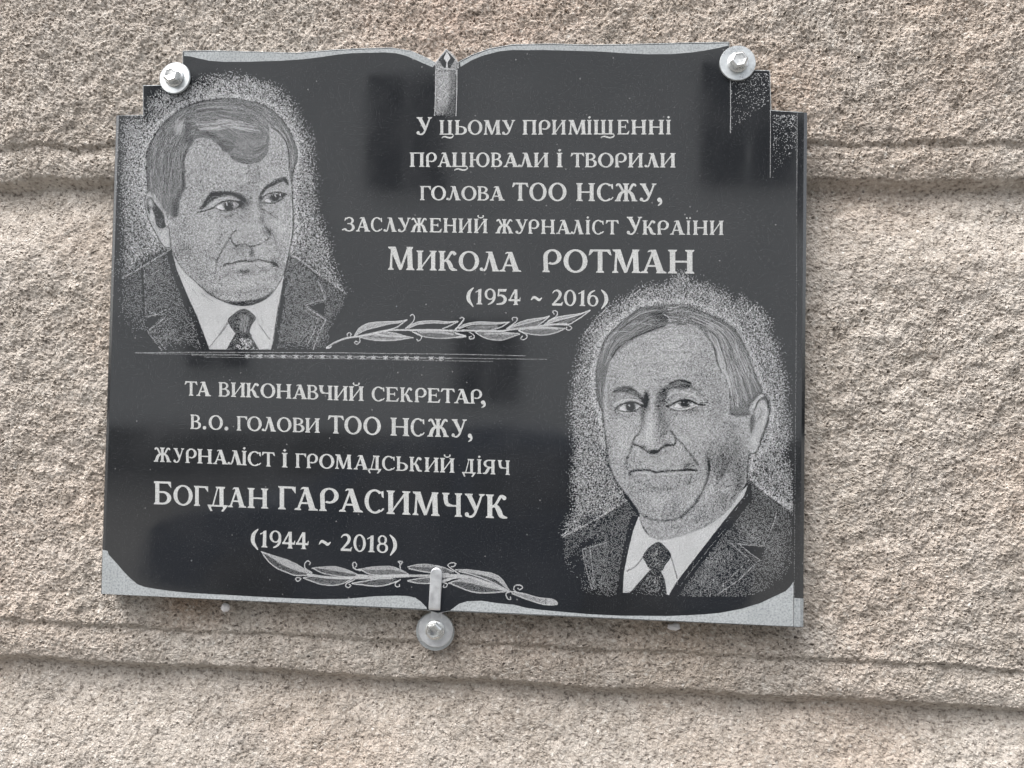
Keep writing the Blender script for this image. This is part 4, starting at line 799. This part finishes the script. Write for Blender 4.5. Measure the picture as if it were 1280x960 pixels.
    b.stroke(c(742,320,775,275,840,247,920,248,1000,270,1050,310,1075,345), 2.2, .80, .9, .8); b.stroke(c(760,330,790,300,850,275), 1.6, .5, .8, .6); b.stroke(c(840,270,870,258,880,280), 1.0, .3, .5, .7)
    b.stroke(c(745,385,790,368,830,345,880,325,940,318,1000,335,1050,362,1130,372), 2.1, .02, .6, .95); b.stroke(c(1080,350,1150,345), 1.2, .08, .5, .8)
    b.fill(c(800,385,850,355,920,335,990,345,1030,365,990,385,900,400), .5, .5); b.fill(c(825,385,858,358,885,380,900,398,850,395), .95, .4); b.fill(c(975,350,1020,365,985,378), .85, .4)
    b.blob(*c(932,352)[0],6,4.6,.02,1.0); b.stroke(c(912,345,922,342), 1.3, .85, .4, .9); b.stroke(c(962,350,968,356), 1.1, .7, .4, .8)
    b.stroke(c(790,392,850,410,920,412,990,392,1050,372), 1.3, .92, .5, .85); b.stroke(c(760,395,820,425,900,432,980,415,1060,390), 1.6, .15, .8, .8)
    b.stroke(c(770,420,850,460,930,465,1010,430), 2.2, .34, 1.4, .6); b.blob(*c(1040,420)[0],6,4,.36,.6)
    b.stroke(c(225,330,300,285,380,272,460,295,515,335), 1.8, .30, 1.2, .6); b.stroke(c(770,300,840,262,920,262,1000,285,1060,325), 1.3, .36, .9, .5)
    b.stroke(c(180,380,165,440,200,500), 1.4, .42, 1.2, .6); b.stroke(c(700,250,650,300,640,380), 2.2, .30, 1.6, .5)
    # nose
    b.stroke(c(495,600,470,650,425,700,408,745,430,770), 2.0, .07, .8, .9); b.stroke(c(505,440,500,520,490,590), 1.8, .32, 1.3, .6)
    b.stroke(c(430,765,470,780,510,805,560,835,610,850,650,838,690,805,730,778,780,775,825,768,838,715,820,670,785,630), 2.3, .06, .9, .9)
    b.blob(*c(620,835)[0],7,3,.06,.8); b.blob(*c(520,790)[0],4,2,.12,.6); b.blob(*c(760,768)[0],5,2,.1,.6); b.stroke(c(545,800,610,810,660,790), 1.2, .75, .8, .5)
    b.stroke(c(785,630,745,640,700,665,670,720), 1.8, .22, 1.2, .7); b.blob(*c(600,880)[0],5,4,.35,.5)
    b.stroke(c(408,745,385,820,355,900,345,960), 2.0, .14, 1.0, .85); b.stroke(e(345,170,335,240,350,290), 1.8, .28, 1.2, .6)
    b.stroke(c(835,700,890,745,950,820,1010,900,1050,960), 2.1, .12, 1.0, .85); b.stroke(e(990,150,1040,215,1060,260), 1.8, .26, 1.2, .6)
    # mouth
    b.stroke(e(378,345,385,318,440,306,520,300,580,304,640,322,700,315,780,308,860,306,950,293,1000,300,1045,305), 2.3, .03, .8, .95)
    b.stroke(e(380,348,430,330,500,345), 1.4, .14, .8, .7); b.blob(*e(955,255)[0],7,4,.22,.75,-15); b.stroke(e(930,300,1000,300), 2.2, .04, .8, .8)
    b.stroke(e(410,338,500,335,600,345,720,345,850,335,1000,322), 2.6, .78, 1.0, .7); b.stroke(e(440,355,540,352,640,365,780,362,900,345), 1.2, .4, .9, .5)
    b.stroke(e(470,410,560,450,640,485,740,490,830,475), 2.8, .28, 1.6, .65); b.stroke(e(1000,350,990,400,960,430), 2.6, .22, 1.5, .7); b.stroke(e(400,370,440,410,490,430), 2.2, .3, 1.4, .6); b.blob(*e(500,500)[0],6,5,.42,.5)
    b.stroke(e(440,240,520,262,600,280), 2, .5, 1.4, .5)
    # ear
    b.fill(d(738,320,780,272,825,256,880,292,906,370,898,440,880,520,850,620,805,735,765,835,712,858,680,832,690,760,698,680,688,600,695,520,715,420), .60, .5, EAR)
    b.fill(d(760,350,800,300,850,275,885,320,895,380,880,420,860,340,820,320,785,350,745,430), .14, .9, a=.9)
    b.stroke(d(885,330,893,420,875,520,840,640,800,735), 2.4, .12, 1.0, .85); b.stroke(d(735,420,738,500,745,600,720,690), 2.0, .15, 1.0, .7); b.fill(d(700,500,735,470,740,560,720,660,700,640), .10, 1.4, a=.8)
    b.stroke(d(760,400,745,460,760,540,790,500,815,440,800,400), 1.6, .2, .9, .7); b.stroke(d(730,400,775,320,830,280), 1.6, .85, .7, .8); b.stroke(d(800,370,855,400,850,480,830,560), 1.6, .8, .8, .7); b.blob(*d(745,720)[0],4,10,.8,.7)
    b.stroke(d(738,320,780,272,825,256,880,292,906,370,898,440,880,520,850,620,805,735,765,835,712,858,682,828), 1.5, .06, .7, .9)
    # hair
    outer = a_(285,950,340,760,380,660,500,540,600,450,720,360,850,340,1000,322,1200,328)+b_(280,230,400,280,540,350,640,440,700,520,760,660,820,820)+d(745,60,805,180,815,240)
    inner = d(740,310,690,400,680,470,600,482,510,460,505,350,500,200,430,60)+b_(440,740,430,600,360,500,300,430,200,380,100,375)+a_(1000,520,900,560,780,600,650,660,520,740,440,820,410,930)+c(130,150,108,330,115,440,60,330,40,150)
    b.fill(outer+inner, .22, .7, HAIR_)
    b.hair(a_(285,950,370,680,500,540,720,370,950,340), a_(410,920,520,740,700,640,850,580,1000,520), 300, .0, .58, .25, .6, .6, 1.5)
    b.hair(a_(1000,335,1200,335)+b_(200,210,400,290), a_(1000,510,1150,525)+b_(110,360,250,400), 200, .1, .75, .12, .6, .6, 3)
    b.hair(b_(180,200,400,290,560,380,680,520,760,680,815,820)+d(740,80,800,230), b_(150,370,300,430,400,540,440,700)+d(430,100,490,250,520,440), 560, .02, .75, .22, .65, .65, 1.0)
    b.hair(b_(450,500,520,700,560,900)+d(520,100,540,300), b_(330,420,430,600,470,760)+d(430,70,500,260), 120, .4, .9, .3, .6, .6, 1)
    b.hair(c(50,80,60,250,100,420), c(140,20,110,200,112,420), 50, .0, .5, .3, .6, .6, .5)
    for P in (a_(640,660,800,590,960,540), a_(440,830,520,750,640,670)): b.stroke(P, 3.6, .05, 1.8, .8)
    b.fill(a_(820,420,920,390,1000,430,980,500,900,470), .07, 2, a=.7); b.stroke(a_(460,610,540,595,640,602), .8, .7, .5, .8); b.stroke(a_(580,540,700,510,840,530), .8, .6, .5, .8); b.stroke(a_(360,750,400,720,440,700), .8, .6, .5, .8)
    b.stroke(a_(950,420,1000,450,1030,500), 1.0, .8, .5, .7); b.stroke(d(505,455,580,470,680,470), 3, .05, 1.3, .8); b.stroke(b_(300,420,380,520,440,650), 2.2, .1, 1.2, .7); b.stroke(d(500,220,505,350,512,450), 2.2, .08, 1, .7)
    b.stroke(b_(180,200,400,285,560,365,660,460,740,620,815,830)+d(800,180,820,245), 2.4, .07, 1.1, .8); b.stroke(a_(285,950,340,760,380,660,500,540,600,450,720,360), 1.5, .08, .7, .8); b.stroke(c(45,20,45,150,65,330,110,440), 1.7, .06, .8, .85); b.stroke(d(700,470,690,380,740,310,800,250), 2, .06, 1, .7)
    # tie
    b.fill(g(985,300,1060,355,1112,440,1055,530,1012,592,900,572,858,510,830,440,895,350), .10, .5, TIE); b.fill(g(900,578,1010,592,1050,680,1068,800,1072,850,690,830,740,760,810,680), .08, .6, TIE, smooth=False)
    for i in range(60):
        x, y = RNG.normal(960, 30), RNG.normal(455, 60); b.stroke(g(x,y,x+RNG.normal(0,6),y+9), .8, .6, .5, .6)
    for i in range(90):
        y = RNG.uniform(600, 800); x = RNG.normal(930, 30+(y-600)*.25); b.stroke(g(x,y,x+RNG.normal(0,6),y+9), .8, .55, .5, .6)
    b.stroke(g(830,448,795,500,750,548,670,592), 1.5, .03, .5, .95); b.stroke(g(1112,450,1140,550,1172,665), 1.4, .03, .5, .95); b.stroke(g(640,790,700,800,760,745), 1.0, .2, .6, .7)
    b.t[int((746-b.y0)*b.k):, :] *= .0
    m_ = b.x0+np.arange(b.w)/b.k > 991.5; b.t[:, m_] = 0
    emit(b, 'stippled portrait of an older man with receding grey hair, facing slightly left', .5, TONE, 6)
portrait_left(); portrait_right()

# laurel sprays, divider, spine and page steps
def sprays():
    b = Board(400, 384, 748, 440, 4); K, L = tl(400,380,7.111), tl(570,380,7.111)
    def leaf(up, lo, t_=.45, w=1.3, part=0):
        b.fill(up+lo[::-1], t_, .5, part); b.stroke(up, w*.86, .9, .4); b.stroke(lo, w*.86, .9, .4)
    st = [K(60,392,90,370,150,335,230,305,330,290), K(330,290,450,265,600,235,800,232,1000,235,1270,238), L(60,235,250,238,400,240,480,228,600,215,720,200,860,182,980,178)]
    leaf(K(305,280,350,215,430,172,550,158,680,155,772,142), K(310,285,400,235,500,208,620,178,700,168,772,142), 0.54)
    b.stroke(K(580,238,670,212,720,180,772,142), 1.5, .9, .5)
    leaf(K(350,292,480,265,570,248,680,262,760,285,828,300), K(350,295,450,318,560,327,680,322,770,308,828,300), 0.45); b.stroke(K(500,268,620,285,760,292), 2.2, .8, .8)
    b.stroke(K(440,292,560,300,660,303), 1.4, .15, .6)
    leaf(K(760,215,830,175,900,155,1020,150,1130,158,1225,155), K(790,215,880,180,1000,170,1120,172,1225,155), 0.50); b.stroke(K(1090,220,1150,195,1225,158), 1.5, .95, .4)
    leaf(K(800,238,900,228,1050,228,1150,240,1220,260,1290,280), K(820,245,880,278,960,298,1080,306,1180,300,1290,282), 0.18); b.stroke(K(880,248,1050,252,1180,268), 2.4, .75, .9)
    leaf(L(20,215,80,180,150,165,220,158,350,165,470,162), L(30,220,110,190,200,180,350,180,470,162), 0.50); b.stroke(L(320,228,400,205,470,162), 1.5, .95, .4); b.fill(L(90,210,180,190,300,190,380,188,330,222,200,228), 0.27, .8)
    leaf(L(170,245,280,240,400,245,500,258,565,262), L(170,250,230,290,300,315,400,322,480,300,565,268), 0.29); b.stroke(L(260,262,400,262,520,265), 2.2, .75, .8); b.stroke(L(0,262,40,275,85,288), 1.6, .9, .5); b.stroke(L(0,300,40,297,85,290), 1.4, .9, .5)
    leaf(L(460,215,540,175,620,145,700,130,770,122,828,108), L(470,218,560,190,660,165,760,138,828,108), 0.50); b.stroke(L(735,185,790,145,828,108), 1.5, .95, .4); b.fill(L(520,212,600,185,700,160,760,150,720,185,600,212), 0.22, .7)
    leaf(L(560,230,680,215,800,205,900,212,965,218), L(560,235,630,262,720,275,800,275,890,255,965,222), 0.20); b.stroke(L(660,222,780,215,900,218), 2.2, .8, .8)
    leaf(L(790,175,870,125,960,105,1060,92,1120,80,1190,55), L(800,182,900,150,1000,125,1100,95,1190,55), 0.54); b.stroke(L(890,180,1000,180,1060,150,1130,105,1190,60), 1.4, .95, .4); b.fill(L(900,165,1000,135,1080,115,1040,150,980,172), 0.18, .7)
    for s_ in st: b.stroke(s_, 2.2, .95, .5)
    b.stroke(K(60,385,85,375,100,380,80,392,60,390), 1.0, .95, .4); b.stroke(K(75,382,140,345), 1.0, .3, .4)
    for P in (K(245,285,243,265,262,255,278,268,270,278), K(352,305,355,335,330,357,308,345,318,332,335,338), K(770,210,825,160,840,115,820,93,803,105), K(830,250,895,280,898,310,875,328,860,315),
              K(1200,230,1260,160,1280,130), L(0,225,50,170,70,135,52,118,35,128), L(120,250,160,280,155,305,125,312,118,295,135,288), L(450,220,530,160,545,128,520,118,500,128,505,145), L(560,240,628,275,625,305,595,318,578,305,590,285),
              L(820,150,885,115,902,78,880,58,860,70,872,90), L(960,185,1000,190,1028,212,1008,232,980,225,985,205)):
        b.stroke(P, 1.3, .97, .4)
    r = b.cut(.42, .08, seed=9); o = dots_mesh('laurel_spray', r[0], PLQ, .00007); o['label'] = 'engraved laurel spray pointing up to the right under the first dates'
    b = Board(326, 682, 700, 762, 4); M_, N_ = tl(320,680,6.737), tl(510,690,6.737)
    leaf(M_(45,65,150,100,250,130,340,170,410,215,470,250), M_(48,68,100,140,170,200,260,240,340,265,450,262), 0.11, 1.5)
    b.fill(M_(60,72,160,105,260,135,350,178,420,225,440,250,340,225,230,180,130,115), 0.58, .6)
    leaf(M_(470,205,560,195,660,190,760,215,830,245,870,270), M_(480,205,560,245,660,265,760,278,870,275), 0.14, 1.3); b.fill(M_(480,198,640,190,760,215,850,255,740,240,600,215), 0.54, .6)
    leaf(M_(400,285,480,270,600,285,720,292,800,290), M_(400,288,480,318,560,342,660,348,740,330,810,292), 0.16, 1.4)
    leaf(M_(860,215,980,195,1120,188,1200,210,1280,250), M_(880,215,960,255,1080,265,1280,258), 0.22, 1.5); b.fill(M_(870,212,1000,192,1120,188,1220,215,1270,245,1150,220,1000,218), 0.52, .6)
    leaf(M_(810,330,900,315,1020,295,1150,290), M_(810,335,900,345,1010,355,1100,345,1200,310), 0.14, 1.5)
    leaf(N_(0,125,60,110,130,103,220,112,300,130,380,165), N_(10,140,100,160,200,175,340,185), 0.18, 1.5); b.fill(N_(20,122,130,104,230,114,330,142,240,132,120,128), 0.43, .6)
    leaf(N_(0,240,80,225,180,215,300,212,420,200), N_(0,245,80,262,180,265,300,250,400,215), 0.18, 1.4)
    leaf(N_(400,150,500,150,620,165,720,185,790,230,850,320), N_(430,165,520,185,640,225,740,270,840,325), 0.11, 1.6); b.fill(N_(410,148,520,152,640,168,730,195,800,250,830,310,740,235,600,190,480,172), 0.56, .6)
    leaf(N_(340,262,420,240,520,255,640,285,740,310,830,330), N_(350,262,440,300,540,335,640,345,740,340,850,330), 0.13, 1.6); b.fill(N_(400,245,480,220,600,235,740,290,830,325,680,300,520,262), 0.54, .6)
    for s_ in (M_(440,258,600,280,800,285,1000,285,1280,270), M_(850,262,1000,275,1150,265,1280,265), N_(0,200,200,200,400,195,520,210,700,270,850,335), N_(280,250,400,215,500,215)): b.stroke(s_, 3.0, .85, .6)
    b.fill(N_(860,330,980,355,1100,390,1230,405,1245,435,1150,440,1020,400,880,350), 0.40, .5); b.stroke(N_(860,330,980,352,1100,385,1220,400,1255,440,1150,442,1020,405,880,352), 1.3, .95, .4); b.fill(N_(1180,400,1225,398,1255,438,1190,440), 0.58, .5)
    for P in (M_(470,240,415,205,412,165,435,142,458,158,450,172), M_(335,290,350,282,378,292,352,315,335,298), M_(880,225,825,205,815,165,835,155,848,180,835,195), M_(830,300,770,330,755,352,780,368,798,350,785,340), M_(1215,205,1212,165,1200,148,1232,148,1222,168), M_(1215,300,1175,330,1178,355,1205,360,1208,342),
              N_(430,185,350,130,338,105,370,90,402,98,388,120,365,125), N_(290,255,330,270,320,295,298,295,302,278), N_(910,335,890,310,905,282,945,280,965,300,940,318,925,305), N_(845,335,825,355,840,395,865,398,862,380)):
        b.stroke(P, 1.4, .95, .4)
    r = b.cut(.42, .08, seed=10); o = dots_mesh('laurel_spray', r[0], PLQ, .00007); o['label'] = 'engraved laurel spray pointing left under the second dates'
    # divider
    b = Board(160, 434, 700, 458, 4)
    for P, t_ in (([(169,441),(250,440.3),(420,441),(480,441.8),(570,442.8),(657,444.8)], .40), ([(240,443.8),(300,444),(420,444.8),(500,446.6),(600,448),(683,449.2)], .34), ([(255,446.2),(330,447.2),(430,448.3),(520,450.2),(616,451.8)], .30)):
        b.stroke(P, .9, t_, .5, 1, 3)
    b.stroke([(169,441),(200,442.2),(250,442.6),(300,443)], .8, .3, .5, 1, 3)
    for i, x in enumerate((309,325,340,354,370,388,403,420,437,453,467,482,496,508,521,539,552)):
        y = 445+.012*(x-309)
        for q in (-1, 1): b.stroke([(x-2.6, y-1.8*q), (x+2.6, y+1.8*q)], .9, .75, .4, .8)
        b.blob(x, y, 2.2, 1.6, .8, .7); b.stroke([(x, y-3), (x+RNG.normal(0, .5), y+3)], .7, .6, .4, .7)
        b.stroke([(x+5,y),(x+11,y+.3)], 1.2, .6, .5, .8)
    dots_mesh('divider_line', b.cut(.42, .08, seed=12)[0], PLQ, .00006)
    # spine ornament
    b = Board(538, 58, 582, 150, 4); Q = tl(470,40)
    b.fill(Q(590,375,590,320,620,270,700,175,760,200,800,260,830,310,830,360,800,375), .42, .5, smooth=False); b.fill(Q(705,190,625,280,680,362,740,362,795,270), .03, .5, smooth=False)
    b.fill(Q(708,195,745,260,715,305,718,360,700,360,705,305,678,262), .9, .4, smooth=False); b.stroke(Q(600,370,650,362,790,370), 1.2, .7, .4)
    b.fill(Q(600,390,790,380,785,600,700,820,595,830), .50, 2, smooth=False, ragged=1.5); b.fill(Q(740,380,790,380,790,830,720,830), .15, 3, smooth=False, a=.8); b.blob(557,140,10,8,.12,.7)
    b.stroke(Q(598,380,596,600,586,835), 1.1, .85, .4); b.stroke(Q(810,380,808,600,800,840), 1.0, .75, .4); b.stroke(Q(800,420,795,380,660,375,602,385), .9, .65, .4); b.stroke(Q(690,470,720,500,640,560,700,600), .9, .9, .5, .6)
    dots_mesh('spine_ornament', b.cut(.45, .08, seed=13)[0], PLQ, .00006)
    # page steps upper right
    b = Board(908, 86, 1000, 232, 4)
    for x0_, x1_, y0_, y1_, n_ in ((914,961,92,156,420),(966,995,144,216,330)):
        for i in range(n_):
            q = RNG.random()**1.6; x = RNG.uniform(x0_, x1_); y = y0_+q*(y1_-y0_)*(1.1-.5*(x-x0_)/(x1_-x0_)); b.blob(x, y, RNG.uniform(.35,.6), RNG.uniform(.35,.6), .85, .8)
    b.stroke([(913,92),(913.2,130),(913,166)], .9, .65, .4); b.stroke([(962.5,92),(963,140),(963,180),(962.8,222)], .9, .55, .4)
    dots_mesh('page_step', b.cut(.45, .08, seed=14)[0], PLQ, .00006)
    b = Board(990, 140, 1000, 786, 4)
    b.stroke([(996.3,142),(996,260),(994.8,480),(993.4,640),(992.8,782)], .8, .2, .5, 1, 2); b.stroke([(996.3,142),(996,240)], .8, .5, .5, .6, 2)
    dots_mesh('page_step', b.cut(.45, .08, seed=15)[0], PLQ, .00006)
sprays()
# ------------------------------------------------------------------ bolts, washers, bracket, filler
import bmesh
def lathe(bm, c, prof, n=40, nrm=Vector((0,-1,0)), a0=0.0):
    """prof: (radius, height along nrm)"""
    x = Vector((1,0,0)); z = nrm.cross(x).normalized(); x = z.cross(nrm).normalized(); L = []
    for r, h in prof:
        if r < 1e-6: L.append([bm.verts.new(c+nrm*h)]); continue
        L.append([bm.verts.new(c+nrm*h+x*r*math.cos(a0+2*math.pi*i/n)+z*r*math.sin(a0+2*math.pi*i/n)) for i in range(n)])
    for A, B in zip(L, L[1:]):
        for i in range(n):
            j = (i+1) % n
            if len(A) == 1 and len(B) == 1: break
            if len(A) == 1: bm.faces.new((A[0], B[i], B[j]))
            elif len(B) == 1: bm.faces.new((A[i], A[j], B[0]))
            else: bm.faces.new((A[i], A[j], B[j], B[i]))
def bobj(name, bm, mt, parent, smooth=False):
    bmesh.ops.recalc_face_normals(bm, faces=bm.faces)
    me = bpy.data.meshes.new(name); bm.to_mesh(me); bm.free()
    if smooth:
        for p in me.polygons: p.use_smooth = True
        try: me.set_sharp_from_angle(angle=math.radians(35))
        except Exception: pass
    return link(name, me, mt, parent)
def bolt(root, c, r_w, tilt=Vector((0,-1,0)), rot=0.0, af=.0128, hh=.0072, washer_mat=None, two=False):
    if r_w:
        bm = bmesh.new(); lathe(bm, c, [(.0044,0),(r_w-.0005,0),(r_w,.0004),(r_w,.0015),(r_w-.0004,.0021),(.0058,.0021),(.0054,.0017)], 64, tilt); bobj('washer', bm, washer_mat or M_ZINC, root, True)
    b0 = c+tilt*(.0021 if r_w else 0)
    bm = bmesh.new(); r = af/2/math.cos(math.pi/6)
    lathe(bm, b0, [(0,.0002),(.0082,.0002),(.0086,.0008),(.0082,.0013),(af/2,.0020)], 48, tilt)
    fl = bobj('flange', bm, M_STEEL, root, True)
    bm = bmesh.new(); lathe(bm, b0, [(r*.99,.0014),(r,.0022),(r,hh-.0012)], 6, tilt, rot)
    lathe(bm, b0, [(r*.999,hh-.0012),(af/2*.97,hh-.0002),(af/2*.86,hh),(af/2*.62,hh-.0003),(0,hh-.0005)], 6, tilt, rot)
    bmesh.ops.remove_doubles(bm, verts=bm.verts, dist=.00002); bobj('bolt_head', bm, M_STEEL, root)
for px, py, rw, tl_, rot, lab in ((219.8, 98.4, .0143, Vector((-.05,-1,.05)), .35, 'hex bolt with a round zinc washer at the upper left step, over the dark-haired portrait'),
                                 (921.6, 79.8, .0150, Vector((.02,-1,.03)), .15, 'hex bolt with a round zinc washer at the upper right corner of the plaque')):
    c = PW(px, py, -.0002); root = empty('bolt', c, lab, 'bolt', 'bolts holding the top of the plaque')
    bolt(root, c, rw, tl_.normalized(), rot)
def bracket():
    YD = .0125                                                        # the disc bears on the wall
    c = PW(544.8, 786.5, YD); root = empty('bracket', c, 'steel strap clip bolted to the wall below the plaque and lapping its lower edge', 'bracket')
    top, hw, th = PW(545.2, 717.5, -.0022), .0049, .0022
    zb = PW(545, 764, -.0022).z; cx_ = top.x
    # the strap: outline swept along a path front -> bend -> disc
    bm = bmesh.new(); path = []                                       # (y, z) of the outer face
    for k in range(5): pass
    zt = top.z
    fr = [(-.0024, zt), (-.0024, zb+.004), (-.0022, zb+.0022), (-.0010, zb+.0006), (.0010, zb-.0003), (YD-.0036, zb-.0012), (YD-.0026, zb-.0022), (YD-.0024, zb-.0042), (YD-.0024, c.z+.006)]
    rows = []
    for i, (y, z) in enumerate(fr):
        x0 = cx_+(c.x-cx_)*max(0, (zt-z)/(zt-c.z))
        a = fr[max(0, i-1)]; b = fr[min(len(fr)-1, i+1)]; d = Vector((0, b[0]-a[0], b[1]-a[1])).normalized(); nn = Vector((0, -d.z, d.y))
        if nn.y < 0 and i < 3: nn = -nn
        nn = Vector((0, abs(nn.y), -abs(nn.z)*0 if i < 2 else nn.z*(1 if nn.y > 0 else -1)))
        if nn.length < .3: nn = Vector((0,0,1))
        nn.normalize(); p = Vector((x0, y, z)); ww = hw
        rows.append([bm.verts.new(p+Vector((s*ww*q, 0, 0))+(nn*o)) for s, q, o in ((-1,1,.0004),(-1,.9,0),(1,.9,0),(1,1,.0004),(1,1,th),(-1,1,th))])
    for A, B in zip(rows, rows[1:]):
        for i in range(6): bm.faces.new((A[i], A[(i+1) % 6], B[(i+1) % 6], B[i]))
    bm.faces.new(rows[-1])
    cap0, cap1, cap2 = [], [], []                                      # rounded end
    for i in range(0, 13):
        t = math.pi*i/12; cs, sn = -math.cos(t), math.sin(t)
        cap0.append(bm.verts.new(Vector((cx_+hw*.9*cs, -.0024, zt+hw*.9*sn+1e-6))))
        cap1.append(bm.verts.new(Vector((cx_+hw*cs, -.0020, zt+hw*sn+1e-6)))); cap2.append(bm.verts.new(Vector((cx_+hw*cs, -.0002, zt+hw*sn+1e-6))))
    for i in range(12):
        bm.faces.new((cap0[i], cap0[i+1], cap1[i+1], cap1[i])); bm.faces.new((cap1[i], cap1[i+1], cap2[i+1], cap2[i]))
    bm.faces.new(cap0)
    bmesh.ops.remove_doubles(bm, verts=bm.verts, dist=.00003)
    bobj('strap', bm, M_BRACK, root)
    bm = bmesh.new(); lathe(bm, c+Vector((0,.0002,0)), [(0,0),(.0146,0),(.0150,.0003),(.0150,.0016),(.0146,.0020),(0,.0020)], 64); bobj('disc', bm, M_BRACK, root, True)
    c2 = c+Vector((-.0008, .0024, -.0022)); bm = bmesh.new(); lathe(bm, c2, [(0,0),(.0165,0),(.0168,.0003),(.0166,.0013),(0,.0015)], 64); bobj('washer', bm, M_ZINC, root, True)
    bolt(root, c+Vector((-.0004,-.0019,0)), 0, Vector((-.06,-1,.02)).normalized(), .3, .0125, .0062)
bracket()
def lump(px, py, y, r, lab, sq=(1,.7,1)):
    bm = bmesh.new(); bmesh.ops.create_icosphere(bm, subdivisions=3, radius=r); g_ = np.random.default_rng(int(px))
    ph = g_.uniform(0, 6, 9)
    for v in bm.verts:
        k = 1+.10*math.sin(v.co.x*1400+ph[0])+.10*math.sin(v.co.z*1700+ph[1]+v.co.x*900)+.06*math.sin(v.co.y*2600+ph[2])
        v.co = Vector((v.co.x*k*sq[0], v.co.y*k*sq[1], v.co.z*k*sq[2]))
    me = bpy.data.meshes.new('filler_lump'); bm.to_mesh(me); bm.free()
    for p in me.polygons: p.use_smooth = True
    o = link('filler_lump', me, M_PLUG); o.location = PW(px, py, y); tag(o, lab, 'filler')
lump(281.5, 759.5, .0115, .0040, 'glossy white blob of filler on the stone just under the lower left of the plaque')
lump(843, 783.5, .0165, .0036, 'small dull white smear of filler under the lower right of the plaque', (1.5,.7,.8))
